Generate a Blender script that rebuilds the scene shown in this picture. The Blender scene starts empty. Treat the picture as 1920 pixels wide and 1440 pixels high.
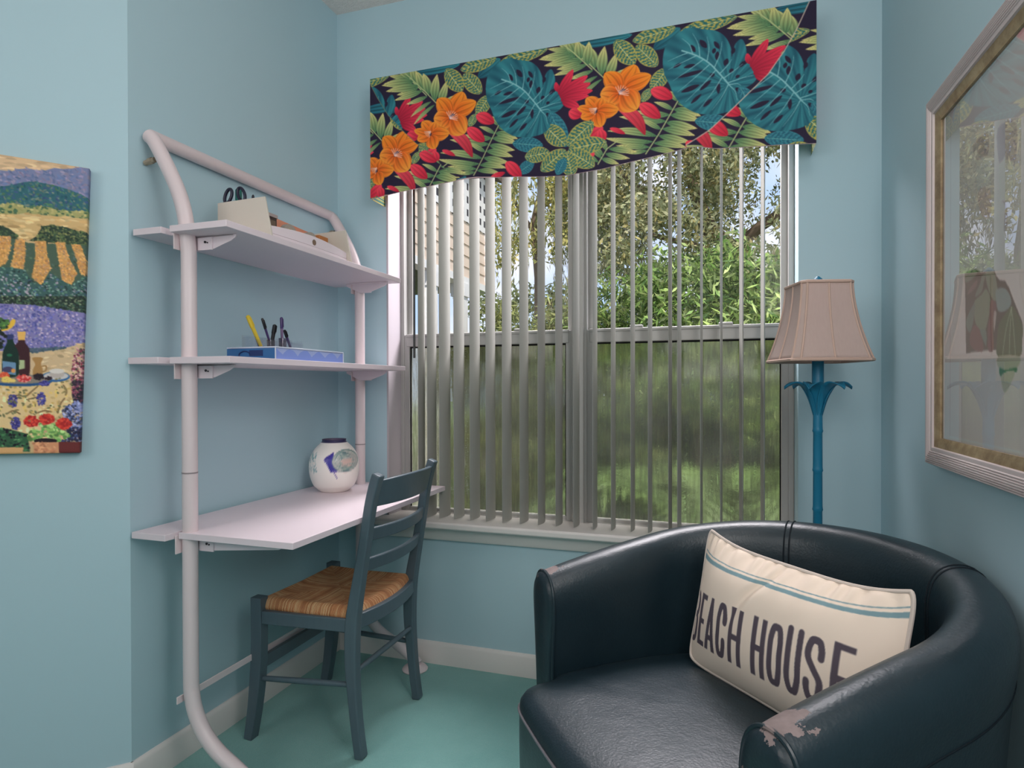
import bpy, math, random
import numpy as np
from mathutils import Vector, Matrix
random.seed(7)
RNG = np.random.default_rng(11)
SC = bpy.context.scene
COL = SC.collection
PI = math.pi

# ------------------------------------------------------------------ camera solve (for 1920x1440)
F_PX, YAW, PITCH, ROLL, CX, CY, CAM_H = 1157.75, math.radians(18.106), math.radians(-.377), math.radians(-.108), 960.0, 730.4, 1.15
ROT = (Matrix.Rotation(YAW, 3, 'Z') @ Matrix.Rotation(PI/2 + PITCH, 3, 'X') @ Matrix.Rotation(ROLL, 3, 'Z'))
EYE = Vector((0, 0, CAM_H))
def ray(x, y):
    return ROT @ Vector(((x-CX)/F_PX, -(y-CY)/F_PX, -1.0))
def at(x, y, ax, v):
    d = ray(x, y); i = 'XYZ'.index(ax)
    return EYE + d*((v-EYE[i])/d[i])

# ------------------------------------------------------------------ colours and materials
def lin1(c): return c/12.92 if c <= .04045 else ((c+.055)/1.055)**2.4
def lin(c): return tuple(lin1(v/255.0) for v in c[:3])
def linA(a):
    a = np.asarray(a, float)/255.0
    return np.where(a <= .04045, a/12.92, ((a+.055)/1.055)**2.4)

class NT:
    def __init__(s, name):
        s.m = bpy.data.materials.new(name); s.m.use_nodes = True
        s.t = s.m.node_tree; s.t.nodes.clear()
        s.out = s.n('ShaderNodeOutputMaterial')
    def n(s, kind, **kw):
        nd = s.t.nodes.new(kind)
        for k, v in kw.items():
            setattr(nd, k, v)
        return nd
    def l(s, a, b): s.t.links.new(a, b)
    def val(s, sock, v): sock.default_value = v
    def coord(s, which='Object'):
        return s.n('ShaderNodeTexCoord').outputs[which]
    def math(s, op, a, b=None, c=None):
        nd = s.n('ShaderNodeMath', operation=op)
        for i, v in enumerate((a, b, c)):
            if v is None: continue
            if isinstance(v, (int, float)): nd.inputs[i].default_value = v
            else: s.l(v, nd.inputs[i])
        return nd.outputs[0]
    def noise(s, scale, detail=4, rough=.5, vec=None, mapscale=None):
        nd = s.n('ShaderNodeTexNoise'); nd.inputs['Scale'].default_value = scale
        nd.inputs['Detail'].default_value = detail; nd.inputs['Roughness'].default_value = rough
        v = vec or s.coord()
        if mapscale:
            mp = s.n('ShaderNodeMapping'); mp.inputs['Scale'].default_value = mapscale
            s.l(v, mp.inputs['Vector']); v = mp.outputs[0]
        s.l(v, nd.inputs['Vector'])
        return nd.outputs['Fac']
    def ramp(s, fac, stops):
        nd = s.n('ShaderNodeValToRGB'); e = nd.color_ramp.elements
        while len(e) < len(stops): e.new(.5)
        for i, (p, c) in enumerate(stops):
            e[i].position = p; e[i].color = (*c, 1) if len(c) == 3 else c
        s.l(fac, nd.inputs[0]); return nd.outputs[0]
    def mix(s, fac, a, b, blend='MIX'):
        nd = s.n('ShaderNodeMix', data_type='RGBA', blend_type=blend)
        for i, v in ((0, fac), (6, a), (7, b)):
            if isinstance(v, (int, float)): nd.inputs[i].default_value = v
            elif isinstance(v, tuple): nd.inputs[i].default_value = (*v[:3], 1)
            else: s.l(v, nd.inputs[i])
        return nd.outputs[2]
    def bump(s, h, strength=.2, dist=.002, normal=None):
        nd = s.n('ShaderNodeBump'); nd.inputs['Strength'].default_value = strength
        nd.inputs['Distance'].default_value = dist
        s.l(h, nd.inputs['Height'])
        if normal: s.l(normal, nd.inputs['Normal'])
        return nd.outputs[0]
    def pbr(s, color, rough=.5, spec=.5, metal=0, normal=None, **kw):
        b = s.n('ShaderNodeBsdfPrincipled')
        if isinstance(color, tuple): b.inputs['Base Color'].default_value = (*color[:3], 1)
        else: s.l(color, b.inputs['Base Color'])
        if isinstance(rough, (int, float)): b.inputs['Roughness'].default_value = rough
        else: s.l(rough, b.inputs['Roughness'])
        b.inputs['Specular IOR Level'].default_value = spec
        b.inputs['Metallic'].default_value = metal
        if normal: s.l(normal, b.inputs['Normal'])
        for k, v in kw.items():
            b.inputs[k.replace('_', ' ')].default_value = v
        s.l(b.outputs[0], s.out.inputs[0]); return b

def simple(name, c, rough=.5, spec=.5, var=.06, nscale=6, bump=0, bscale=80, metal=0, **kw):
    t = NT(name); L = lin(c)
    f = t.noise(nscale, 3)
    col = t.mix(f, tuple(v*(1-var) for v in L), tuple(min(1, v*(1+var)) for v in L))
    nrm = t.bump(t.noise(bscale, 3), bump, .001) if bump else None
    t.pbr(col, rough, spec, metal, nrm, **kw)
    return t.m

def colattr(name, rough=.7, spec=.3, weave=0, bumpn=0, attr='Col', coat=0, emit=0):
    t = NT(name)
    a = t.n('ShaderNodeVertexColor', layer_name=attr)
    col = a.outputs[0]; nrm = None
    if weave:
        w1 = t.n('ShaderNodeTexWave', wave_type='BANDS', bands_direction='X'); w1.inputs['Scale'].default_value = weave
        w2 = t.n('ShaderNodeTexWave', wave_type='BANDS', bands_direction='Z'); w2.inputs['Scale'].default_value = weave
        for w in (w1, w2):
            w.inputs['Distortion'].default_value = 1.5; t.l(t.coord(), w.inputs['Vector'])
        h = t.math('ADD', w1.outputs['Fac'], w2.outputs['Fac'])
        nrm = t.bump(h, .25, .0006)
    if bumpn:
        nrm = t.bump(t.noise(bumpn, 4), .4, .002)
    t.pbr(col, rough, spec, 0, nrm)
    return t.m

# ------------------------------------------------------------------ mesh helpers
ORG = {}
def wl(o): return ORG.get(o.name, Vector((0, 0, 0)))

class MB:
    def __init__(s): s.v = []; s.f = []; s.c = None
    def add(s, vs, fs):
        b = len(s.v); s.v += [tuple(p) for p in vs]; s.f += [tuple(i+b for i in q) for q in fs]; return s
    def box(s, x0, x1, y0, y1, z0, z1):
        vs = [(x, y, z) for z in (z0, z1) for y in (y0, y1) for x in (x0, x1)]
        return s.add(vs, [(0,2,3,1),(4,5,7,6),(0,1,5,4),(2,6,7,3),(0,4,6,2),(1,3,7,5)])
    def hexa(s, bot, top):
        return s.add(list(bot)+list(top), [(3,2,1,0),(4,5,6,7)]+[(i,(i+1)%4,(i+1)%4+4,i+4) for i in range(4)])
    def prism(s, poly, a, b, fn):
        n = len(poly); vs = [fn(u, v, a) for u, v in poly]+[fn(u, v, b) for u, v in poly]
        return s.add(vs, [tuple(range(n-1, -1, -1)), tuple(range(n, 2*n))]+[(i,(i+1)%n,(i+1)%n+n,i+n) for i in range(n)])
    def tube(s, pts, r, n=12, cap=True, flat=1.0, upv=None, closed=False):
        P = [Vector(p) for p in pts]; R = r if isinstance(r, (list, tuple)) else [r]*len(P)
        rings = []; prev = None; m = len(P)
        for i, p in enumerate(P):
            if closed: t = (P[(i+1) % m]-P[i-1])
            else: t = (P[min(i+1, m-1)]-P[max(i-1, 0)])
            t = t.normalized() if t.length > 1e-9 else Vector((0, 0, 1))
            if prev is None:
                u = Vector(upv) if upv else (Vector((0, 0, 1)) if abs(t.z) < .9 else Vector((1, 0, 0)))
            else: u = prev
            u = (u-t*u.dot(t)); u = u.normalized() if u.length > 1e-6 else t.orthogonal().normalized()
            prev = u; w = t.cross(u)
            rings.append([p+(u*math.cos(2*PI*k/n)+w*math.sin(2*PI*k/n)*flat)*R[i] for k in range(n)])
        vs = [q for rg in rings for q in rg]; fs = []
        for i in range(m if closed else m-1):
            j = (i+1) % m
            fs += [(i*n+k, i*n+(k+1) % n, j*n+(k+1) % n, j*n+k) for k in range(n)]
        if cap and not closed:
            fs += [tuple(range(n-1, -1, -1)), tuple((m-1)*n+k for k in range(n))]
        return s.add(vs, fs)
    def sweep(s, pts, w, d, side):
        """rectangular section along pts: w along 'side', d across"""
        P = [Vector(p) for p in pts]; m = len(P)
        W = w if isinstance(w, (list, tuple)) else [w]*m; D = d if isinstance(d, (list, tuple)) else [d]*m
        vs = []
        sd = Vector(side).normalized()
        for i, p in enumerate(P):
            t = (P[min(i+1, m-1)]-P[max(i-1, 0)]).normalized()
            a = (sd-t*sd.dot(t)).normalized(); b = t.cross(a)
            vs += [p+a*W[i]/2+b*D[i]/2, p-a*W[i]/2+b*D[i]/2, p-a*W[i]/2-b*D[i]/2, p+a*W[i]/2-b*D[i]/2]
        fs = [(3,2,1,0), tuple((m-1)*4+k for k in range(4))]
        for i in range(m-1):
            fs += [(i*4+k, i*4+(k+1) % 4, i*4+4+(k+1) % 4, i*4+4+k) for k in range(4)]
        return s.add(vs, fs)
    def lathe(s, prof, c, n=40, capb=True, capt=True):
        vs = []; m = len(prof)
        for r, z in prof:
            vs += [(c[0]+r*math.cos(2*PI*k/n), c[1]+r*math.sin(2*PI*k/n), c[2]+z) for k in range(n)]
        fs = []
        for i in range(m-1):
            fs += [(i*n+k, i*n+(k+1) % n, (i+1)*n+(k+1) % n, (i+1)*n+k) for k in range(n)]
        if capb: fs.append(tuple(range(n-1, -1, -1)))
        if capt: fs.append(tuple((m-1)*n+k for k in range(n)))
        return s.add(vs, fs)
    def grid(s, A, closed_u=False):
        A = np.asarray(A); nu, nv = A.shape[:2]; b = len(s.v)
        s.v += [tuple(p) for p in A.reshape(-1, 3)]
        iu = np.arange(nu if closed_u else nu-1); iv = np.arange(nv-1)
        I, J = np.meshgrid(iu, iv, indexing='ij'); I2 = (I+1) % nu
        q = np.stack([I*nv+J, I2*nv+J, I2*nv+J+1, I*nv+J+1], -1).reshape(-1, 4)+b
        s.f += [tuple(r) for r in q.tolist()]
        return s
    def build(s, name, mat, parent=None, org=None, angle=35, bevel=0, col=None, smooth=True, segs=2):
        o0 = Vector(org) if org is not None else (wl(parent) if parent else Vector((0, 0, 0)))
        me = bpy.data.meshes.new(name)
        V = np.array(s.v, float)-np.array(o0)
        me.from_pydata(V.tolist(), [], s.f); me.update()
        ob = bpy.data.objects.new(name, me); COL.objects.link(ob)
        me.materials.append(mat)
        if col is not None:
            ca = me.color_attributes.new('Col', 'FLOAT_COLOR', 'POINT')
            c = np.ones((len(s.v), 4)); c[:, :3] = col; ca.data.foreach_set('color', c.ravel())
        if smooth:
            me.polygons.foreach_set('use_smooth', [True]*len(me.polygons))
            me.set_sharp_from_angle(angle=math.radians(angle))
        if bevel:
            md = ob.modifiers.new('edge', 'BEVEL'); md.width = bevel; md.segments = segs; md.limit_method = 'ANGLE'
            md.angle_limit = math.radians(40)
            md.harden_normals = False
        if parent:
            ob.parent = parent; ob.location = o0-wl(parent)
        else: ob.location = o0
        ORG[ob.name] = o0
        return ob

def empty(name, loc, label=None, cat=None, group=None):
    o = bpy.data.objects.new(name, None); COL.objects.link(o); o.location = loc; o.empty_display_size = .05
    ORG[o.name] = Vector(loc)
    if label: tag(o, label, cat, group)
    return o
def tag(o, label, cat, group=None):
    o['label'] = label; o['category'] = cat
    if group: o['group'] = group
    return o
def struct(o): o['kind'] = 'structure'; return o

# ------------------------------------------------------------------ raster painter (paints into vertex colours)
class Canvas:
    def __init__(s, x0, x1, y0, y1, res, bg):
        s.x0, s.y0, s.r = x0, y0, res
        s.w = int(round((x1-x0)/res))+1; s.h = int(round((y1-y0)/res))+1
        s.a = np.zeros((s.h, s.w, 3)); s.a[:] = bg
    def win(s, lo, hi):
        i0 = max(0, int((lo[0]-s.x0)/s.r)-1); i1 = min(s.w, int((hi[0]-s.x0)/s.r)+3)
        j0 = max(0, int((lo[1]-s.y0)/s.r)-1); j1 = min(s.h, int((hi[1]-s.y0)/s.r)+3)
        if i0 >= i1 or j0 >= j1: return None
        X, Y = np.meshgrid(s.x0+np.arange(i0, i1)*s.r, s.y0+np.arange(j0, j1)*s.r)
        return (slice(j0, j1), slice(i0, i1)), X, Y
    def put(s, sl, cov, col):
        cov = np.clip(cov, 0, 1)[..., None]
        s.a[sl] = s.a[sl]*(1-cov)+np.asarray(col)*cov
    def poly(s, pts, col, alpha=1.0):
        P = np.asarray(pts, float); q = s.win(P.min(0), P.max(0))
        if q is None: return
        sl, X, Y = q; cov = np.zeros(X.shape)
        for dx in (-.25, .25):
            for dy in (-.25, .25):
                ins = np.zeros(X.shape, bool); xx = X+dx*s.r; yy = Y+dy*s.r
                for k in range(len(P)):
                    xi, yi = P[k]; xj, yj = P[k-1]
                    if yi == yj: continue
                    ins ^= ((yi > yy) != (yj > yy)) & (xx < (xj-xi)*(yy-yi)/(yj-yi)+xi)
                cov += ins*.25
        s.put(sl, cov*alpha, col(X, Y) if callable(col) else col)
    def lens(s, p0, p1, w, cA, cB, curve=0, a=1.0, b=.8, streak=0, fn=None, alpha=1.0, edge=None):
        p0 = np.asarray(p0, float); p1 = np.asarray(p1, float); d = p1-p0; L = np.hypot(*d)
        if L < 1e-6: return
        u = d/L; n = np.array([-u[1], u[0]]); m = w+abs(curve)*L
        q = s.win(np.minimum(p0, p1)-m, np.maximum(p0, p1)+m)
        if q is None: return
        sl, X, Y = q; rx = X-p0[0]; ry = Y-p0[1]
        S = (rx*u[0]+ry*u[1])/L; T = rx*n[0]+ry*n[1]-curve*L*4*S*(1-S)
        Sc = np.clip(S, 1e-4, 1-1e-4)
        hw = w*np.power(np.sin(PI*np.power(Sc, a)), b)
        cov = np.clip((hw-np.abs(T))/s.r+.5, 0, 1)*np.clip(S*L/s.r+.5, 0, 1)*np.clip((1-S)*L/s.r+.5, 0, 1)
        tt = T/np.maximum(hw, 1e-6)
        if fn: col = fn(Sc, tt)
        else:
            col = np.asarray(cA)*(1-Sc[..., None])+np.asarray(cB)*Sc[..., None]
            if streak:
                k = 1+streak*np.sin(tt*9+3*Sc)+streak*.7*np.sin(tt*21+8*Sc)
                col = np.clip(col*k[..., None], 0, 255)
        s.put(sl, cov*alpha, col)
        if edge is not None:
            s.put(sl, cov*np.clip(1-(hw-np.abs(T))/(s.r*1.3), 0, 1), edge)
    def line(s, pts, w, col, taper=False, alpha=1.0):
        for i in range(len(pts)-1):
            p0 = np.asarray(pts[i], float); p1 = np.asarray(pts[i+1], float); d = p1-p0; L = np.hypot(*d)
            if L < 1e-7: continue
            u = d/L; q = s.win(np.minimum(p0, p1)-w, np.maximum(p0, p1)+w)
            if q is None: continue
            sl, X, Y = q; rx = X-p0[0]; ry = Y-p0[1]
            S = np.clip(rx*u[0]+ry*u[1], 0, L)
            D = np.hypot(rx-S*u[0], ry-S*u[1])
            hw = w/2
            if taper: hw = w/2*(1-(i+S/L)/(len(pts)-1)*.75)
            s.put(sl, np.clip((hw-D)/s.r+.5, 0, 1)*alpha, col)
    def dab(s, c, L, w, ang, col):
        d = np.array([math.cos(ang), math.sin(ang)])*L/2
        s.lens(np.asarray(c)-d, np.asarray(c)+d, w, col, col, b=.6)
    def sample(s, X, Y):
        fx = np.clip((np.asarray(X)-s.x0)/s.r, 0, s.w-1.001); fy = np.clip((np.asarray(Y)-s.y0)/s.r, 0, s.h-1.001)
        i = fx.astype(int); j = fy.astype(int); a = (fx-i)[..., None]; b = (fy-j)[..., None]
        A = s.a
        return A[j, i]*(1-a)*(1-b)+A[j, i+1]*a*(1-b)+A[j+1, i]*(1-a)*b+A[j+1, i+1]*a*b
def spline(pts, n=8, closed=True):
    P = np.asarray(pts, float); m = len(P); out = []
    for i in range(m if closed else m-1):
        p0, p1, p2, p3 = (P[(i-1) % m], P[i], P[(i+1) % m], P[(i+2) % m]) if closed else (P[max(i-1, 0)], P[i], P[i+1], P[min(i+2, m-1)])
        for k in range(n):
            t = k/n
            out.append(.5*((2*p1)+(-p0+p2)*t+(2*p0-5*p1+4*p2-p3)*t*t+(-p0+3*p1-3*p2+p3)*t**3))
    if not closed: out.append(P[-1])
    return np.array(out)

# ------------------------------------------------------------------ room dimensions
XL, YB, XR, ZC = -1.5618, 2.3309, .5285, 2.765
YC = 1.3160                       # outside corner of the nook's left wall
YO = 2.52                         # outer face of the window wall
WX0, WX1, WZ0, WZ1 = -1.3169, .2768, .585, 2.30   # window opening

# ------------------------------------------------------------------ materials
def wall_mat():
    t = NT('aqua wall paint')
    f = t.noise(1.6, 3); g = t.noise(140, 3)
    col = t.mix(f, lin((176, 204, 213)), lin((181, 208, 217)))
    t.pbr(col, .62, .35, 0, t.bump(g, .12, .0008)); return t.m
M_wall = wall_mat()
def ceil_mat():
    t = NT('popcorn ceiling')
    v = t.n('ShaderNodeTexVoronoi'); v.inputs['Scale'].default_value = 130; t.l(t.coord(), v.inputs['Vector'])
    t.pbr(t.mix(t.noise(60, 4), lin((222, 212, 206)), lin((246, 236, 230))), .9, .1, 0, t.bump(v.outputs['Distance'], .7, .004)); return t.m
M_ceil = ceil_mat()
def carpet_mat():
    t = NT('teal carpet')
    f = t.noise(2.6, 4, .6); g = t.noise(420, 2); k = t.noise(90, 3)
    c1 = t.mix(f, lin((110, 170, 165)), lin((162, 214, 207)))
    c2 = t.mix(t.math('MULTIPLY', g, .55), c1, lin((72, 128, 124)))
    h = t.math('ADD', g, t.math('MULTIPLY', k, .5))
    b = t.pbr(c2, .95, .05, 0, t.bump(h, .9, .004))
    b.inputs['Sheen Weight'].default_value = .25
    return t.m
M_carpet = carpet_mat()
M_white = simple('white trim paint', (226, 220, 216), .42, .4, .02)
M_vinyl = simple('grey white window vinyl', (178, 177, 174), .45, .4, .02)
M_gasket = simple('black gasket', (26, 26, 28), .7, .2, 0)
M_lam = simple('white laminate board', (229, 214, 220), .45, .45, .02, 3)
M_tube = simple('pinkish white painted steel', (222, 206, 208), .36, .5, .02)
M_bolt = simple('tan bolt', (150, 138, 120), .5, .4, .05)
M_dark = simple('dark plastic', (24, 22, 30), .4, .5, .02)
def wood_paint():
    t = NT('grey green painted wood')
    f = t.noise(5, 4, .6, mapscale=(1, 1, .25)); g = t.noise(70, 3, .6, mapscale=(1, 1, .08))
    c = t.mix(f, lin((74, 90, 100)), lin((94, 110, 118)))
    c = t.mix(t.math('MULTIPLY', g, .3), c, lin((50, 64, 74)))
    t.pbr(c, .36, .5, 0, t.bump(g, .08, .0006)); return t.m
M_chair = wood_paint()
M_blue = simple('teal blue painted metal', (28, 118, 152), .42, .45, .05, 14)
M_shade = None

def clear_glass(name, refl=1.0, tint=(1, 1, 1)):
    t = NT(name)
    ge = t.n('ShaderNodeNewGeometry'); dt = t.n('ShaderNodeVectorMath', operation='DOT_PRODUCT')
    t.l(ge.outputs['Normal'], dt.inputs[0]); t.l(ge.outputs['Incoming'], dt.inputs[1])
    g5 = t.math('POWER', t.math('SUBTRACT', 1.0, t.math('ABSOLUTE', dt.outputs['Value'])), 5.0)
    fac = t.math('MINIMUM', t.math('MULTIPLY', t.math('ADD', .04, t.math('MULTIPLY', g5, .96)), refl), 1.0)
    tr = t.n('ShaderNodeBsdfTransparent'); tr.inputs[0].default_value = (*tint, 1)
    gl = t.n('ShaderNodeBsdfGlossy'); gl.inputs['Roughness'].default_value = .0
    mx = t.n('ShaderNodeMixShader'); t.l(fac, mx.inputs[0])
    t.l(tr.outputs[0], mx.inputs[1]); t.l(gl.outputs[0], mx.inputs[2]); t.l(mx.outputs[0], t.out.inputs[0])
    return t.m
M_glass = clear_glass('window glass', .22)

def fog_glass():
    t = NT('condensation fogged glass')
    co = t.coord()
    drops = t.noise(230, 3, .6); runs = t.noise(60, 4, .65, mapscale=(1, 1, .07)); cloud = t.noise(4, 4, .55)
    dmask = t.ramp(drops, [(.60, (0, 0, 0)), (.68, (1, 1, 1))])
    rmask = t.ramp(runs, [(.56, (0, 0, 0)), (.70, (1, 1, 1))])
    rf = t.n('ShaderNodeBsdfRefraction'); rf.inputs['IOR'].default_value = 1.22; t.l(t.mix(t.ramp(t.noise(110, 3, .6, mapscale=(1, 1, .12)), [(.35, (0, 0, 0)), (.65, (1, 1, 1))]), (.36, .345, .29), (.60, .59, .51)), rf.inputs['Color'])
    t.l(t.math('ADD', .10, t.math('MULTIPLY', cloud, .26)), rf.inputs['Roughness'])
    h = t.math('ADD', t.math('MULTIPLY', drops, .5), runs)
    t.l(t.bump(h, .5, .002), rf.inputs['Normal'])
    clear = t.n('ShaderNodeBsdfTransparent'); clear.inputs[0].default_value = (.72, .76, .72, 1)
    trl = t.n('ShaderNodeBsdfTranslucent'); trl.inputs[0].default_value = (.42, .46, .38, 1)
    dif = t.n('ShaderNodeBsdfDiffuse'); dif.inputs[0].default_value = (.3, .33, .28, 1)
    m1 = t.n('ShaderNodeMixShader'); t.l(t.math('MULTIPLY', t.math('MAXIMUM', dmask, rmask), .5), m1.inputs[0])
    t.l(rf.outputs[0], m1.inputs[1]); t.l(clear.outputs[0], m1.inputs[2])
    m2 = t.n('ShaderNodeMixShader'); t.l(t.math('MULTIPLY', cloud, .16), m2.inputs[0])
    t.l(m1.outputs[0], m2.inputs[1]); t.l(trl.outputs[0], m2.inputs[2])
    m3 = t.n('ShaderNodeMixShader'); m3.inputs[0].default_value = .05
    t.l(m2.outputs[0], m3.inputs[1]); t.l(dif.outputs[0], m3.inputs[2])
    gl = t.n('ShaderNodeBsdfGlossy'); gl.inputs['Roughness'].default_value = .08
    m4 = t.n('ShaderNodeMixShader'); m4.inputs[0].default_value = .03
    t.l(m3.outputs[0], m4.inputs[1]); t.l(gl.outputs[0], m4.inputs[2])
    t.l(m4.outputs[0], t.out.inputs[0]); return t.m
M_fog = fog_glass()

def vane_mat():
    t = NT('grey white vinyl vane')
    c = lin((172, 172, 166))
    b = t.n('ShaderNodeBsdfPrincipled'); b.inputs['Base Color'].default_value = (*c, 1); b.inputs['Roughness'].default_value = .5
    b.inputs['Specular IOR Level'].default_value = .3
    tl = t.n('ShaderNodeBsdfTranslucent'); tl.inputs[0].default_value = (*lin((176, 176, 166)), 1)
    mx = t.n('ShaderNodeMixShader'); mx.inputs[0].default_value = .14
    t.l(b.outputs[0], mx.inputs[1]); t.l(tl.outputs[0], mx.inputs[2]); t.l(mx.outputs[0], t.out.inputs[0]); return t.m
M_vane = vane_mat()

# ------------------------------------------------------------------ room shell
XF, YF = -3.30, -2.60             # far left and rear walls of the room behind the camera
YD = YC-(XL-XF)                   # where the angled wall meets the far left wall
T = .12
def ex(poly, z0, z1):
    m = MB(); m.prism(poly, z0, z1, lambda u, v, w: (u, v, w)); return m
floor_poly = [(XR+T, YF-T), (XR+T, YO), (XL-T, YO), (XL-T, YC), (XF-T, YD), (XF-T, YF-T)]
struct(ex(floor_poly, -.12, 0).build('floor', M_carpet))
struct(ex(floor_poly, ZC, ZC+.15).build('ceiling', M_ceil))
struct(ex([(XL, YC), (XL, YO), (XL-T, YO), (XL-T, YC+.05)], 0, ZC).build('wall_left', M_wall))
dg = T*.70711
struct(ex([(XL, YC), (XL-T, YC+.05), (XL-T-.02, YC+.03), (XF-.17, YD), (XF, YD)], 0, ZC).build('wall_angled', M_wall))
struct(ex([(XF, YD), (XF-T, YD), (XF-T, YF), (XF, YF)], 0, ZC).build('wall_far_left', M_wall))
struct(ex([(XF-T, YF), (XF-T, YF-T), (XR+T, YF-T), (XR+T, YF)], 0, ZC).build('wall_rear', M_wall))
struct(ex([(XR, YF), (XR+T, YF), (XR+T, YO), (XR, YO)], 0, ZC).build('wall_right', M_wall))
wb = MB()
wb.box(XL, WX0, YB, YO, 0, ZC); wb.box(WX1, XR, YB, YO, 0, ZC)
wb.box(WX0, WX1, YB, YO, 0, WZ0); wb.box(WX0, WX1, YB, YO, WZ1, ZC)
struct(wb.build('wall_back', M_wall))
bh, bt = .09, .013
def baseboard(name, p0, p1, nrm):
    m = MB(); a = Vector((*p0, 0)); b = Vector((*p1, 0)); n = Vector((*nrm, 0))
    prof = [(0, 0), (bt, 0), (bt, bh-.012), (bt-.005, bh-.003), (bt-.009, bh), (0, bh)]
    k = len(prof)
    vs = [a+n*d+Vector((0, 0, z)) for d, z in prof]+[b+n*d+Vector((0, 0, z)) for d, z in prof]
    m.add(vs, [tuple(range(k-1, -1, -1)), tuple(range(k, 2*k))]+[(i, (i+1) % k, (i+1) % k+k, i+k) for i in range(k)])
    return struct(m.build(name, M_white))
s2 = math.sqrt(.5)
baseboard('baseboard_left', (XL, YC-.004), (XL, YB), (1, 0))
baseboard('baseboard_back', (XL, YB), (XR, YB), (0, -1))
baseboard('baseboard_angled', (XF, YD), (XL+.004, YC+.004), (s2, -s2))
baseboard('baseboard_right', (XR, YB), (XR, YF), (-1, 0))

# ------------------------------------------------------------------ windows
YFR = 2.439
def window(name, x0, x1, left_edge, right_edge):
    w = empty(name, ((x0+x1)/2, YFR, WZ0)); struct(w)
    def ring(nm, a, b, c, d, t, y0, y1, mat=M_vinyl, tb=None):
        m = MB(); tb = tb or t
        m.box(a, a+t, y0, y1, c, d); m.box(b-t, b, y0, y1, c, d)
        m.box(a+t, b-t, y0, y1, c, c+tb); m.box(a+t, b-t, y0, y1, d-t, d)
        o = m.build(nm, mat, w, bevel=.003); struct(o); return o
    ring('window_frame', x0, x1, WZ0, WZ1, .020, YFR, YO-.005)
    zr = 1.345
    us = ring('upper_sash', x0+.018, x1-.018, zr-.015, WZ1-.018, .024, YFR+.036, YFR+.066)
    g = MB(); g.add([(x0+.04, YFR+.05, zr), (x1-.04, YFR+.05, zr), (x1-.04, YFR+.05, WZ1-.03), (x0+.04, YFR+.05, WZ1-.03)], [(0, 1, 2, 3)])
    struct(g.build('window_pane', M_glass, us, smooth=False))
    ls = ring('lower_sash', x0+.018, x1-.018, WZ0+.008, zr+.028, .026, YFR+.004, YFR+.034)
    m = MB(); m.box(x0+.03, x1-.03, YFR+.000, YFR+.036, zr-.024, zr+.030); m.box(x0+.03, x1-.03, YFR-.006, YFR+.002, zr+.018, zr+.030)
    m.box(x0+.19, x0+.24, YFR-.008, YFR+.012, zr+.030, zr+.040); m.box(x1-.26, x1-.21, YFR-.008, YFR+.012, zr+.030, zr+.040)
    struct(m.build('meeting_rail', M_vinyl, ls, bevel=.003))
    m = MB(); gt = .004; a, b, c, d = x0+.044, x1-.044, WZ0+.034, zr-.024
    for q in ((a, a+gt, c, d), (b-gt, b, c, d), (a, b, d-gt*1.6, d)): m.box(q[0], q[1], YFR+.012, YFR+.016, q[2], q[3])
    struct(m.build('glazing_seal', M_gasket, ls))
    g = MB(); g.add([(a, YFR+.02, c-.005), (b, YFR+.02, c-.005), (b, YFR+.02, d+.005), (a, YFR+.02, d+.005)], [(0, 1, 2, 3)])
    struct(g.build('fogged_pane', M_fog, ls, smooth=False))
    return w
XM = -.514
window('window_1', WX0, XM-.012, 0, 0)
window('window_2', XM+.012, WX1, 0, 0)
m = MB(); m.box(XM-.020, XM+.020, YFR-.012, YO-.01, WZ0, WZ1)
struct(m.build('trim_2', M_vinyl, bevel=.003))
# white jamb liner on the left reveal
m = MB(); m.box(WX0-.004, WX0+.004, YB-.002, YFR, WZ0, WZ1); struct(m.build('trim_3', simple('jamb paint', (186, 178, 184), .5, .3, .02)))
m = MB()
prof = [(2.44, .572), (2.262, .572), (2.256, .578), (2.256, .594), (2.262, .601), (2.44, .601)]
m.prism(prof, WX0-.030, WX1+.036, lambda u, v, w: (w, u, v))
apr = [(YB, .515), (2.316, .515), (2.308, .526), (2.302, .556), (2.296, .572), (YB, .572)]
m.prism(apr, WX0-.008, WX1+.014, lambda u, v, w: (w, u, v))
struct(m.build('trim_1', M_white, bevel=.002))

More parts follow.
